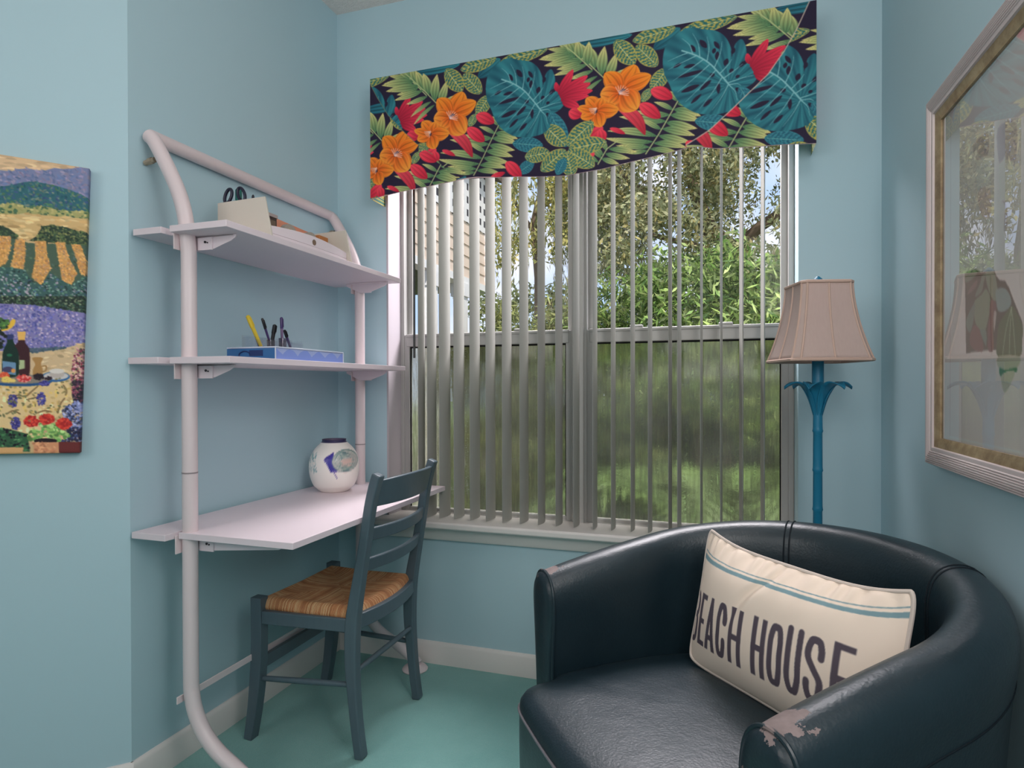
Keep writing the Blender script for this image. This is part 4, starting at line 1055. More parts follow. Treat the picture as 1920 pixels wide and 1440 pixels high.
for P_ in ([(150, 820), (230, 830), (270, 800), (340, 740)], [(520, 980), (545, 900), (580, 850)], [(570, 730), (600, 780), (590, 820)], [(60, 990), (120, 960), (180, 990)], [(340, 980), (400, 960), (460, 970)], [(240, 860), (290, 850), (320, 840)]):
    cv.line(spline(Q2(P_), 4, False), .003, (112, 86, 58)); region([q2(*P_[0])+np.array(o_)*.022 for o_ in ((-1, -1), (1, -1), (1, 1), (-1, 1))], None, [(96, 96, 66), (124, 108, 70)], 14, .008, .002, .5)
region(Q2([(550, 960), (690, 860), (745, 900), (740, 1240), (560, 1220), (600, 1100)]), None, [(112, 120, 164), (150, 152, 186), (60, 70, 110), (36, 40, 62)], 420, .008, .002, .9)
region(Q2([(560, 1120), (740, 1100), (735, 1250), (560, 1245)]), None, [(30, 34, 56), (50, 60, 96), (40, 30, 50)], 160, .006, .002, .9)
region(Q2([(LW, 1150), (60, 1120), (250, 1170), (270, 1330), (LW, 1330)]), (44, 78, 54), [(30, 60, 44), (84, 130, 84), (60, 104, 66), (24, 18, 28), (20, 14, 24)], 520, .007, .0028, .6)
region(Q2([(240, 1200), (310, 1110), (430, 1060), (560, 1110), (620, 1190), (520, 1240), (310, 1240)]), None, [(132, 168, 92), (100, 150, 80), (160, 186, 120), (84, 120, 66), (196, 160, 120)], 260, .010, .004, .9)
for cx_, cy_ in ((285, 1055), (420, 1038), (575, 1078)):
    for k in range(70):
        a, q = R_.random()*2*PI, math.sqrt(R_.random())
        cv.dab(q2(cx_+64*q*math.cos(a), cy_+46*q*math.sin(a)), .008, .003, R_.random()*3, [(176, 44, 36), (196, 64, 50), (150, 32, 32)][R_.integers(3)])
ell(410, 1232, 106, 24, (28, 20, 26))
cv.poly(Q2([(300, 1244), (530, 1244), (526, 1352), (304, 1352)]), (184, 126, 92)); cv.poly(Q2([(530, 1240), (740, 1244), (735, 1360), (528, 1352)]), (92, 38, 38)); cv.poly(Q2([(LW, 1290), (210, 1290), (206, 1360), (LW, 1360)]), (186, 142, 96))
region(Q2([(300, 1250), (530, 1250), (526, 1352), (304, 1352)]), None, [(196, 140, 104), (170, 110, 80)], 40, .012, .002, 0)
cv.poly(spline(Q2([(20, 205), (70, 195), (105, 140), (140, 145), (120, 200), (60, 238), (5, 240)]), 4), (206, 160, 56)); region(Q2([(-80, 120), (70, 150), (80, 190), (-60, 300)]), None, [(60, 96, 50), (30, 44, 30), (96, 130, 60)], 60, .010, .004, .6)
region(Q2([(-160, 250), (30, 260), (60, 300), (10, 400), (-160, 420)]), None, [(24, 32, 30), (40, 56, 40)], 60, .010, .004, .6)
# canvas body: hangs about two degrees out of level
rot = math.radians(1.9)
e1 = np.array([math.cos(rot), math.sin(rot)]); e2 = np.array([-math.sin(rot), math.cos(rot)])
TR = q1(803, 218); CW, CHH = .50, .768
na, nbv = 300, 470
aa = np.linspace(0, CW, na); bb = np.linspace(0, -CHH, nbv)
Ag, Bg = np.meshgrid(aa, bb, indexing='ij')
Dd = TR[0]+Ag*e1[0]+Bg*e2[0]; Zz = TR[1]+Ag*e1[1]+Bg*e2[1]
def wall3(d, z, off): return np.stack([WO.x+WD.x*d+WN.x*off, WO.y+WD.y*d+WN.y*off, z], -1)
e_ = np.minimum(np.minimum(Ag, CW-Ag), np.minimum(-Bg, CHH+Bg))
front3 = wall3(Dd, Zz, TH-.003*np.clip(1-e_/.004, 0, 1)**2)
m = MB(); m.grid(front3[::-1]); cols_ = [disp(cv.sample(Dd[::-1].ravel(), Zz[::-1].ravel()))]
for side in (front3[0, :], front3[-1, ::-1], front3[::-1, 0], front3[:, -1]):
    s3 = np.stack([side, side-np.array(WN)[None]*(TH-.002)], 1); m.grid(s3)
    dd = (s3.reshape(-1, 3)-np.array(WO)).dot(np.array(WD)); cols_.append(disp(cv.sample(dd, s3.reshape(-1, 3)[:, 2]))*.9)
M_canvas = colattr('painted canvas', .62, .3, bumpn=500)
cmid = WO+WD*(TR[0]+CW/2)+WN*.001
o = m.build('canvas_painting', M_canvas, None, org=(cmid.x, cmid.y, TR[1]-CHH), col=np.concatenate(cols_), angle=50)
tag(o, 'unframed canvas painting of lavender fields and a laid table on the angled wall', 'painting')

# ------------------------------------------------------------------ round painted vase on the desk
VC = (-1.4035, 2.066); S6 = 1/6.4/482
vp = [(.050, 0), (.0535, .002), (.066, .013), (.079, (785-700)*S6), (.0905, (785-600)*S6), (.0943, (785-480)*S6), (.0885, (785-370)*S6), (.073, (785-280)*S6), (.052, (785-212)*S6), (.0448, (785-185)*S6), (.0462, (785-165)*S6)]
pv = spline(vp, 6, False); NT_ = 180
vc = Canvas(-3.2, 3.2, -.01, .21, .0022, (214, 196, 190))
def vq(x, y):
    z = (785-y)*S6; r = np.interp(z, pv[:, 1], pv[:, 0]); return np.array([math.asin(max(-.99, min(.99, (x-445)*S6/r))), z])
for k in range(5):
    cvx = spline([vq(*q) for q in [(330+k*3, 380), (400, 325), (445, 300), (428, 370), (432, 440), (490, 500), (470, 522), (430, 520), (400, 525), (370, 450)]], 3)
    vc.poly(cvx, (52, 46, 128)); break
vc.line([vq(430, 510), vq(475, 600)], .008, (58, 50, 132))
b_ = [vq(570+150*math.cos(2*PI*k/30), 405+132*math.sin(2*PI*k/30)) for k in range(30)]
vc.poly(b_, (150, 150, 146))
for k in range(70):
    a0 = R_.random()*2*PI; r0 = .3+.7*R_.random(); p = []
    for j in range(5):
        a = a0+j*.35; p.append(vq(570+150*r0*math.cos(a), 405+132*r0*math.sin(a)))
    vc.line(spline(p, 3, False), .0025, [(86, 120, 118), (110, 128, 124), (176, 176, 170), (72, 100, 104), (140, 150, 140)][R_.integers(5)])
for k in range(9):
    y = 385+k*9; vc.line([vq(520+R_.random()*20, y), vq(620+R_.random()*50, y+R_.random()*10)], .003, (196, 156, 144), alpha=.6)
for k in range(60):
    x = 165+90*R_.random(); y = 300+210*R_.random(); vc.line([vq(x, y), vq(x-12+24*R_.random(), y+40)], .004, [(92, 140, 140), (70, 120, 126), (120, 150, 150)][R_.integers(3)])
for k in range(50):
    a = 1.6+R_.random()*3.0; z = .06+.1*R_.random(); vc.line([(a, z), (a+.1*R_.random(), z+.03)], .004, [(92, 140, 140), (60, 56, 130), (214, 140, 120)][R_.integers(3)])
vc.poly([(-3.2, .1895), (3.2, .1895), (3.2, .22), (-3.2, .22)], (34, 30, 64))
az = math.atan2(-VC[1], -VC[0])
th_ = np.linspace(-PI, PI, NT_, endpoint=False); Tg = np.repeat(th_[:, None], len(pv), 1)
Rg = np.repeat(pv[None, :, 0], NT_, 0); Zg = np.repeat(pv[None, :, 1], NT_, 0)
m = MB(); m.grid(np.stack([VC[0]+Rg*np.cos(Tg+az), VC[1]+Rg*np.sin(Tg+az), ZD+.0005+Zg], -1), closed_u=True)
colv = vc.sample(Tg.ravel(), Zg.ravel())
inner = [(.0462, .2008), (.043, .199), (.042, .188), (.05, .175), (.075, .14), (.085, .09), (.06, .012), (.001, .008)]
b0 = len(m.v); n_ = NT_
I3 = np.array([[(VC[0]+r*math.cos(t+az), VC[1]+r*math.sin(t+az), ZD+z) for r, z in inner] for t in th_]); m.grid(I3, closed_u=True)
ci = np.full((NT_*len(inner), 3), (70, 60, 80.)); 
o = m.build('painted_vase', colattr('glazed pottery', .28, .5), None, org=(VC[0], VC[1], ZD), col=disp(np.concatenate([colv, ci])), angle=70)
tag(o, 'round white pottery vase with blue and teal brushwork on the desk', 'vase')

# ------------------------------------------------------------------ white desk organiser on the top shelf, and its contents
M_pan = simple('cream painted board', (212, 202, 190), .5, .4, .03); M_wp = simple('glossy white drawer', (236, 222, 228), .35, .5, .01)
zt = ZT+.0005
og = empty('desk_organizer', (-1.32, 1.71, zt), 'low white curved front organiser with two cream end boards on the top shelf', 'organizer')
for y in (1.500, 1.918):
    m = MB(); m.prism([(-1.425, zt), (-1.228, zt), (-1.253, zt+.116), (-1.425, zt+.112)], y, y+.006, lambda u, v, w: (u, w, v)); m.build('end_board', M_pan, og, bevel=.001)
    
def arc_top(y): s = (y-1.506)/(1.918-1.506); return .034+.0125*math.sin(PI*s)
ys = np.linspace(1.507, 1.917, 24)
def panel(nm, xf, th_, z0f, z1f, mat, bow=.018):
    m = MB(); N = len(ys); A = []
    for y in ys:
        s = (y-1.507)/.41; x = xf+bow*4*s*(1-s)*.5
        A.append([(x, y, z0f(y)), (x, y, z1f(y)), (x-th_, y, z1f(y)), (x-th_, y, z0f(y))])
    vs = [p for r in A for p in r]; fs = [(3, 2, 1, 0), tuple((N-1)*4+k for k in range(4))]
    for i in range(N-1): fs += [(i*4+k, i*4+(k+1) % 4, i*4+4+(k+1) % 4, i*4+4+k) for k in range(4)]
    m.add(vs, fs); return m.build(nm, mat, og, bevel=.0012)
dr = panel('drawer_front', -1.248, .006, lambda y: zt+.013, lambda y: zt+arc_top(y), M_wp)
panel('plinth', -1.246, .006, lambda y: zt, lambda y: zt+.012, M_wp)
m = MB(); m.box(-1.42, -1.255, 1.507, 1.917, zt+.012, zt+.016); m.box(-1.424, -1.419, 1.507, 1.917, zt, zt+.07); m.build('tray', M_pan, og)
hy = 1.7167; hx = -1.248+.018*4*((hy-1.507)/.41)*(1-(hy-1.507)/.41)*.5
m = MB(); m.tube([(hx-.001, hy, zt+.027), (hx+.0008, hy, zt+.027)], .0095, 20); m.build('finger_hole', simple('finger hole', (128, 104, 88), .7), dr)
zi = zt+.0165
sc_ = empty('scissors', (-1.375, 1.527, zi), 'scissors with dark navy loop handles standing in the organiser', 'scissors')
M_navy = simple('navy plastic', (26, 26, 50), .4, .5, .02)
for cx_, tl in ((-1.4105, .006), (-1.3615, -.006)):
    m = MB(); P = [(cx_+.0125*math.cos(a)+tl*math.sin(a), 1.528, 1.730+.021*math.sin(a)) for a in np.linspace(0, 2*PI, 21)[:-1]]; m.tube(P, .0048, 8, closed=True); m.build('loop_handle', M_navy, sc_)
m = MB(); m.sweep([(-1.405, 1.527, 1.712), (-1.386, 1.527, zi+.001)], [.014, .003], .002, (1, 0, 0)); m.sweep([(-1.367, 1.530, 1.712), (-1.386, 1.530, zi+.001)], [.014, .003], .002, (1, 0, 0)); m.build('blade', simple('steel', (150, 150, 154), .3, .5, .02, metal=.9), sc_)
m = MB(); m.lathe([(.007, 0), (.009, .004), (.009, .112), (.0098, .113), (.0098, .143), (.008, .146)], (-1.387, 1.545, zi), 16)
tag(m.build('marker_pen', simple('green marker', (32, 122, 112), .4, .5, .02), None, org=(-1.387, 1.545, zi)), 'green capped marker standing between the scissor handles', 'marker')
m = MB(); m.lathe([(.003, 0), (.004, .01), (.004, .115), (.002, .119)], (-1.320, 1.530, zi), 10)
tag(m.build('ballpoint_pen', simple('black pen', (26, 28, 40), .4), None, org=(-1.320, 1.530, zi)), 'dark ballpoint pen just showing over the left end board', 'pen')
bk_ = empty('picture_frame_block', (-1.352, 1.643, zi), 'small dark picture frame with a pale top edge standing in the organiser', 'photo frame')
m = MB(); m.box(-1.360, -1.345, 1.618, 1.668, zi, zi+.084); m.build('frame_body', simple('dark brown frame', (66, 50, 46), .5), bk_, bevel=.002)
m = MB(); m.box(-1.362, -1.343, 1.616, 1.670, zi+.084, zi+.095); m.build('top_edge', simple('pale grey edge', (176, 160, 158), .5), bk_, bevel=.001)
m = MB(); m.box(-1.3445, -1.3435, 1.626, 1.660, zi+.014, zi+.074); m.build('picture', simple('mottled photo', (118, 100, 86), .5, .4, .3, 60), bk_)
nb_ = empty('notebook', (-1.385, 1.73, zi), 'salmon orange notebook standing on edge in the organiser', 'notebook')
m = MB(); m.prism([(1.690, zi), (1.895, zi), (1.895, zi+.093), (1.690, zi+.100)], -1.396, -1.380, lambda u, v, w: (w, u, v)); m.build('cover', simple('salmon cover', (226, 150, 122), .6), nb_, bevel=.001)
for y, r, lab in ((1.700, .036, 'grey tape roll beside the dark photo frame in the organiser'), (1.812, .036, 'grey tape roll beside the orange notebook end in the organiser')):
    t = empty('tape_roll', (-1.326, y, zi), lab, 'tape', 'tape rolls in the organiser')
    m = MB(); N = 28; A = []
    for k in range(N):
        a = 2*PI*k/N; c, s = math.cos(a), math.sin(a)
        A.append([(-1.334, y+r*c, zi+r+r*s), (-1.318, y+r*c, zi+r+r*s), (-1.318, y+r*.62*c, zi+r+r*.62*s), (-1.334, y+r*.62*c, zi+r+r*.62*s), (-1.334, y+r*c, zi+r+r*s)])
    m.grid(np.array(A), closed_u=True); m.build('tape', simple('pale grey tape', (170, 158, 146), .4), t, angle=40)
    m = MB(); A = [[(-1.3345, y+r*.62*math.cos(a), zi+r+r*.62*math.sin(a)), (-1.3175, y+r*.62*math.cos(a), zi+r+r*.62*math.sin(a)), (-1.3175, y+r*.56*math.cos(a), zi+r+r*.56*math.sin(a)), (-1.3345, y+r*.56*math.cos(a), zi+r+r*.56*math.sin(a)), (-1.3345, y+r*.62*math.cos(a), zi+r+r*.62*math.sin(a))] for a in np.linspace(0, 2*PI, 24, endpoint=False)]
    m.grid(np.array(A), closed_u=True); m.build('core', simple('card core', (196, 178, 150), .7), t, angle=40)
m = MB(); m.box(-1.350, -1.318, 1.856, 1.908, zi, zi+.074); tag(m.build('eraser_box', simple('orange brown card', (188, 122, 70), .6), None, org=(-1.334, 1.882, zi), bevel=.002), 'small orange brown box at the right end of the organiser', 'box')

# ------------------------------------------------------------------ blue box, acrylic pen holder and pens on the lower shelf
zm = ZM+.0005
bb_ = empty('storage_box', (-1.33, 1.705, zm), 'flat translucent blue storage box on the middle shelf', 'box')
def bluebox():
    t = NT('blue scalloped plastic'); co = t.coord(); sp = t.n('ShaderNodeSeparateXYZ'); t.l(co, sp.inputs[0])
    s = t.math('ABSOLUTE', t.math('SINE', t.math('MULTIPLY', sp.outputs[1], 44.0)))
    n = t.noise(40, 3)
    k = t.math('GREATER_THAN', t.math('ADD', sp.outputs[2], t.math('MULTIPLY', n, .012)), t.math('ADD', .020, t.math('MULTIPLY', s, .018)))
    c = t.mix(t.math('MULTIPLY', k, .45), lin((128, 150, 216)), lin((190, 200, 222))); t.pbr(c, .3, .5); return t.m
m = MB(); m.box(-1.4185, -1.2415, 1.5295, 1.8825, zm, zm+.034); m.build('box_body', bluebox(), bb_, bevel=.002)
M_rimw = simple('pale clear rim', (196, 204, 220), .3, .5, .01)
m = MB(); m.box(-1.420, -1.240, 1.528, 1.884, zm+.034, zm+.0385); m.box(-1.2425, -1.2395, 1.5275, 1.5315, zm, zm+.036); m.box(-1.2425, -1.2395, 1.8805, 1.8845, zm, zm+.036); m.build('lid', M_rimw, bb_, bevel=.001)
m = MB(); m.box(-1.4188, -1.2412, 1.5282, 1.5292, zm+.001, zm+.033); m.build('end_panel', simple('deep blue end', (52, 104, 158), .35, .5, .02), bb_)
m = MB(); P = [(-1.352+.020*math.cos(a), 1.5275, zm+.014+.011*math.sin(a)) for a in np.linspace(.2, PI*1.5, 12)]; m.tube(P, .0022, 6); m.box(-1.335, -1.285, 1.5276, 1.5282, zm+.010, zm+.028); m.build('printed_mark', simple('dark blue print', (30, 50, 100), .4), bb_)
zl = zm+.039
M_acr = clear_glass('clear acrylic', 1.4, (.96, .96, .98))
hd = empty('pen_holder', (-1.375, 1.70, zl), 'clear acrylic pen holder on top of the blue box', 'pen holder')
m = MB(); xs0, xs1, y0_, y1_ = -1.405, -1.350, 1.575, 1.805
m.box(xs0, xs1, y0_, y1_, zl, zl+.003); m.box(xs0, xs0+.002, y0_, y1_, zl+.003, zl+.040); m.box(xs1-.002, xs1, y0_, y1_, zl+.003, zl+.026)
for y in (y0_, 1.632, 1.690, 1.748, y1_-.002): m.box(xs0+.002, xs1-.002, y, y+.002, zl+.003, zl+.034)
m.build('tray', M_acr, hd, smooth=False)
M_cup = clear_glass('milky acrylic', 1.6, (.72, .68, .74))
for y, h in ((1.662, .030), (1.719, .040)):
    m = MB(); m.lathe([(.0120, .0035), (.0128, h), (.0116, h), (.0108, .006)], (-1.366, y, zl), 18); m.build('cup', M_cup, hd)
def pen(name, lab, cat, p0, p1, r, mat, capm=None, tipm=None):
    t = empty(name, p0, lab, cat, 'pens in the acrylic holder'); A, B = Vector(p0), Vector(p1); d = B-A
    m = MB(); m.tube([A, A+d*.04, A+d*.62, A+d*.63], [r*.4, r*.9, r, r], 10); m.build('barrel', mat, t)
    m = MB(); m.tube([A+d*.63, A+d*.64, A+d*.97, B], [r, r*1.15, r*1.1, r*.6], 10); m.build('cap', capm or mat, t)
    n_ = d.cross(Vector((1, 0, 0))).normalized(); m = MB(); m.sweep([A+d*.68+Vector((r*1.5, 0, 0)), A+d*.94+Vector((r*1.4, 0, 0))], .003, .0012, n_); m.build('clip', capm or mat, t)
zp = zl+.0035
M_yel = simple('yellow highlighter', (226, 196, 60), .4); M_pur = simple('purple pen', (70, 52, 104), .35); M_blk = simple('black pen plastic', (22, 22, 28), .35); M_bl2 = simple('blue pen', (54, 92, 152), .35); M_vio = simple('violet grey pen', (116, 92, 128), .35)
pen('highlighter', 'yellow highlighter leaning at the left of the acrylic holder', 'highlighter', (-1.370, 1.622, zp), (-1.385, 1.578, zp+.098), .0062, M_yel)
pen('pen', 'blue pen leaning just behind the yellow highlighter', 'pen', (-1.384, 1.629, zp), (-1.392, 1.600, zp+.086), .0036, M_bl2)
pen('pen', 'dark purple pen leaning left out of the shorter cup', 'pen', (-1.366, 1.664, zp+.003), (-1.372, 1.628, zp+.094), .0038, M_pur, M_blk)
pen('pen', 'black marker leaning right behind the taller cup', 'pen', (-1.392, 1.694, zp), (-1.394, 1.716, zp+.082), .0062, M_blk)
pen('pen', 'violet pen standing upright in the taller cup', 'pen', (-1.366, 1.718, zp+.003), (-1.367, 1.715, zp+.106), .0045, M_vio, M_pur)
pen('pen', 'indigo pen leaning left at the right of the taller cup', 'pen', (-1.370, 1.768, zp), (-1.374, 1.738, zp+.066), .0045, M_pur, M_blk)

# ------------------------------------------------------------------ outside: ground, house wing, trees, shrubs
def ground_mat():
    t = NT('lawn and mulch'); a = t.noise(1.1, 3); b = t.noise(30, 4)
    g = t.mix(b, lin((96, 120, 66)), lin((146, 160, 100))); mu = t.mix(b, lin((86, 62, 52)), lin((142, 112, 96)))
    sp = t.n('ShaderNodeSeparateXYZ'); t.l(t.coord(), sp.inputs[0])
    k = t.math('ADD', t.math('MULTIPLY', sp.outputs[1], -.9), t.math('MULTIPLY', a, 1.2))
    t.pbr(t.mix(t.ramp(t.math('ADD', k, 4.9), [(.3, (0, 0, 0)), (.6, (1, 1, 1))]), g, mu), .95, .1, 0, t.bump(b, .8, .02)); return t.m
m = MB(); N = 30
gx = np.linspace(-22, 22, N); gy = np.concatenate([np.linspace(2.53, 8, 15), np.linspace(9, 45, N-15)])
Xg, Yg = np.meshgrid(gx, gy, indexing='ij'); m.grid(np.stack([Xg, Yg, -.12+.04*np.sin(Xg*1.3)*np.cos(Yg*.9)*np.minimum(1, (Yg-2.53)/2)], -1))
struct(m.build('ground', ground_mat()))

def vent_mat():
    t = NT('white trim with dark vent slots'); sp = t.n('ShaderNodeSeparateXYZ'); t.l(t.coord(), sp.inputs[0])
    a = t.math('GREATER_THAN', t.math('SINE', t.math('MULTIPLY', sp.outputs[1], 48.0)), .35); b = t.math('GREATER_THAN', t.math('SINE', t.math('MULTIPLY', sp.outputs[2], 44.0)), -.1)
    t.pbr(t.mix(t.math('MULTIPLY', a, b), lin((240, 236, 236)), lin((70, 68, 74))), .6, .3); return t.m
hs = empty('neighboring_house', (-2.7, 5.0, -.12), 'beige sided house wing with white posts and eave seen through the left panes', 'house')
M_sid = simple('beige siding', (226, 204, 188), .7, .2, .04, 3); M_hw = simple('white house trim', (240, 236, 236), .6, .3, .02)
m = MB(); lap = .124; z = 2.33
while z < 2.94:
    z1 = min(z+lap, 2.95); m.prism([(-2.60+.012, z), (-2.60, z1), (-2.68, z1), (-2.68, z)], 3.0, 6.95, lambda u, v, w: (u, w, v)); z = z1
m.build('siding', M_sid, hs, smooth=False)
m = MB(); m.box(-2.70, -2.585, 3.0, 6.97, 2.95, 3.62); m.build('upper_wall', vent_mat(), hs)
m = MB(); m.prism([(-2.45, 3.62), (-2.45, 3.72), (-4.6, 4.7), (-4.6, 4.55)], 2.9, 7.2, lambda u, v, w: (u, w, v)); m.build('roof', simple('brown shingles', (110, 96, 88), .9, .1, .15, 30), hs)
m = MB(); m.box(-2.72, -2.57, 6.90, 6.99, 2.25, 3.62); m.box(-2.71, -2.575, 3.0, 6.96, 2.26, 2.335); m.build('corner_trim', M_hw, hs)
for y in (3.9, 5.42, 6.2): 
    m = MB(); m.box(-2.70, -2.58, y, y+.13, -.12, 2.27); m.box(-2.72, -2.56, y-.02, y+.15, 2.12, 2.26); m.box(-2.72, -2.56, y-.02, y+.15, -.12, .06); m.build('porch_post', M_hw, hs)
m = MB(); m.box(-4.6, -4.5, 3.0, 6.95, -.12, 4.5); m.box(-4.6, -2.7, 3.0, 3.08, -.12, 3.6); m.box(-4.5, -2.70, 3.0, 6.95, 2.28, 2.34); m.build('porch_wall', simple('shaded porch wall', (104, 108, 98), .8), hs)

def leaf_mat(name, trans=.4):
    t = NT(name); a = t.n('ShaderNodeVertexColor', layer_name='Col')
    d = t.n('ShaderNodeBsdfPrincipled'); t.l(a.outputs[0], d.inputs['Base Color']); d.inputs['Roughness'].default_value = .5; d.inputs['Specular IOR Level'].default_value = .25
    tl = t.n('ShaderNodeBsdfTranslucent'); t.l(a.outputs[0], tl.inputs[0]); mx = t.n('ShaderNodeMixShader'); mx.inputs[0].default_value = trans
    t.l(d.outputs[0], mx.inputs[1]); t.l(tl.outputs[0], mx.inputs[2]); t.l(mx.outputs[0], t.out.inputs[0]); return t.m
M_leaf = leaf_mat('leaf cards'); M_bark = simple('grey brown bark', (120, 104, 90), .9, .1, .25, 12, .6, 40)
def leaves(name, parent, C, L, W, cols, hang=0.0, jitter=.35):
    n = len(C); r = RNG
    d = r.normal(size=(n, 3)); d[:, 2] -= hang*2; d /= np.linalg.norm(d, axis=1)[:, None]
    e = r.normal(size=(n, 3)); e -= d*(e*d).sum(1)[:, None]; e /= np.linalg.norm(e, axis=1)[:, None]
    l = L*(.6+.8*r.random(n))[:, None]; w_ = W*(.6+.8*r.random(n))[:, None]
    V = np.stack([C-d*l/2, C+e*w_/2-d*l*.08, C+d*l/2, C-e*w_/2-d*l*.08], 1).reshape(-1, 3)
    me = bpy.data.meshes.new(name); o0 = np.array(wl(parent)) if parent else np.zeros(3)
    me.vertices.add(n*4); me.vertices.foreach_set('co', (V-o0).ravel())
    me.loops.add(n*4); me.loops.foreach_set('vertex_index', np.arange(n*4)); me.polygons.add(n); me.polygons.foreach_set('loop_start', np.arange(0, n*4, 4)); me.update(calc_edges=True)
    ob = bpy.data.objects.new(name, me); COL.objects.link(ob); me.materials.append(M_leaf)
    cc = np.array([lin(c) for c in cols]); c = cc[r.integers(len(cc), size=n)]*(1-jitter+2*jitter*r.random(n))[:, None]
    ca = me.color_attributes.new('Col', 'FLOAT_COLOR', 'POINT'); q = np.ones((n*4, 4)); q[:, :3] = np.repeat(c, 4, 0); ca.data.foreach_set('color', q.ravel())
    ob.parent = parent; ORG[ob.name] = Vector(o0); return ob
def cloud(c, r, n, shell=.5):
    d = RNG.normal(size=(n, 3)); d /= np.linalg.norm(d, axis=1)[:, None]; k = (shell+(1-shell)*RNG.random(n))[:, None]**.6
    return np.array(c)+d*k*np.array(r)
# live oak
ok = empty('live_oak', (.6, 9.6, -.12), 'large grey green oak with thick limbs filling the right upper panes', 'tree')
def PT(x, y, Y): p = at(x, y, 'Y', Y); return (p.x, p.y, p.z)
m = MB()
m.tube([(.62, 9.6, -.12), (.58, 9.6, 1.0), PT(1392, 560, 9.6), PT(1386, 480, 9.5), PT(1330, 430, 9.4), PT(1306, 370, 9.3), PT(1290, 300, 9.2), PT(1275, 210, 9.2)], [.26, .20, .17, .15, .11, .09, .075, .05], 10)
m.tube([PT(1386, 482, 9.5), PT(1402, 446, 9.4), PT(1425, 425, 9.3), PT(1460, 402, 9.2), PT(1520, 370, 9.1)], [.13, .085, .075, .07, .05], 10)
m.tube([PT(1330, 430, 9.4), PT(1265, 405, 9.2), PT(1190, 350, 9.0), PT(1130, 290, 9.0)], [.09, .06, .045, .03], 8)
m.tube([PT(1386, 490, 9.5), PT(1300, 460, 9.0), PT(1220, 440, 8.8)], [.09, .05, .03], 8)
m.build('trunk', M_bark, ok)
C = []
holes = [(1240, 475, 34), (1228, 500, 28), (1432, 455, 34), (1462, 300, 30), (1420, 345, 26), (1375, 420, 22), (1300, 378, 14), (1236, 320, 18), (1075, 590, 40), (1455, 380, 24), (1465, 440, 26)]
k = 0
while k < 300:
    x = 1040+RNG.random()*560; y = 120+RNG.random()*400; Y = 7.6+RNG.random()*3.2
    if any((x-a)**2+(y-b)**2 < (r+14)**2 for a, b, r in holes): continue
    if y > 430 and x < 1120: continue
    k += 1; r = .26+.22*RNG.random(); C.append(cloud(PT(x, y, Y), (r, r, r*.8), int(150+90*RNG.random()), .2))
OAKC = [(166, 170, 128), (140, 146, 108), (192, 192, 150), (118, 124, 92), (206, 200, 160), (176, 164, 112)]
leaves('crown', ok, np.concatenate(C), .085, .034, OAKC)
C = [np.array(PT(1040+RNG.random()*180, 330+RNG.random()*150, 8+RNG.random()))+np.stack([RNG.normal(size=40)*.05, RNG.normal(size=40)*.05, -RNG.random(40)*.9], 1) for _ in range(46)]
leaves('hanging_moss', ok, np.concatenate(C), .14, .018, [(150, 148, 126), (130, 130, 108), (168, 164, 140)], hang=1.6)
# slighter tree with hanging moss at the left
mt_ = empty('mossy_tree', (-2.6, 9.2, -.12), 'sparse yellow green tree with trailing moss against the sky, left of the middle mullion', 'tree')
m = MB(); m.tube([(-2.6, 9.2, -.12), (-2.55, 9.2, 1.6), PT(1010, 520, 9.2), PT(1000, 420, 9.2), PT(1020, 330, 9.1), PT(1000, 230, 9.0)], [.12, .09, .07, .055, .04, .03], 8)
m.tube([PT(1003, 440, 9.2), PT(960, 370, 9.0), PT(930, 320, 8.9)], [.04, .025, .015], 6); m.tube([PT(1010, 400, 9.2), PT(1050, 350, 9.0)], [.035, .02], 6); m.build('trunk', M_bark, mt_)
C = []
for _ in range(66):
    x = 905+RNG.random()*175; y = 200+RNG.random()*290
    if RNG.random() < (1080-x)/260: continue
    r = .16+.16*RNG.random(); C.append(cloud(PT(x, y, 8+RNG.random()*1.4), (r, r, r*.9), 110, .1))
leaves('crown', mt_, np.concatenate(C), .08, .034, [(206, 196, 124), (178, 176, 108), (150, 154, 96), (216, 200, 140)])
C = [np.array(PT(915+RNG.random()*160, 300+RNG.random()*220, 8+RNG.random()))+np.stack([RNG.normal(size=36)*.04, RNG.normal(size=36)*.04, -RNG.random(36)*.7], 1) for _ in range(30)]
leaves('hanging_moss', mt_, np.concatenate(C), .12, .024, [(200, 190, 130), (168, 166, 112), (140, 146, 100)], hang=1.6)
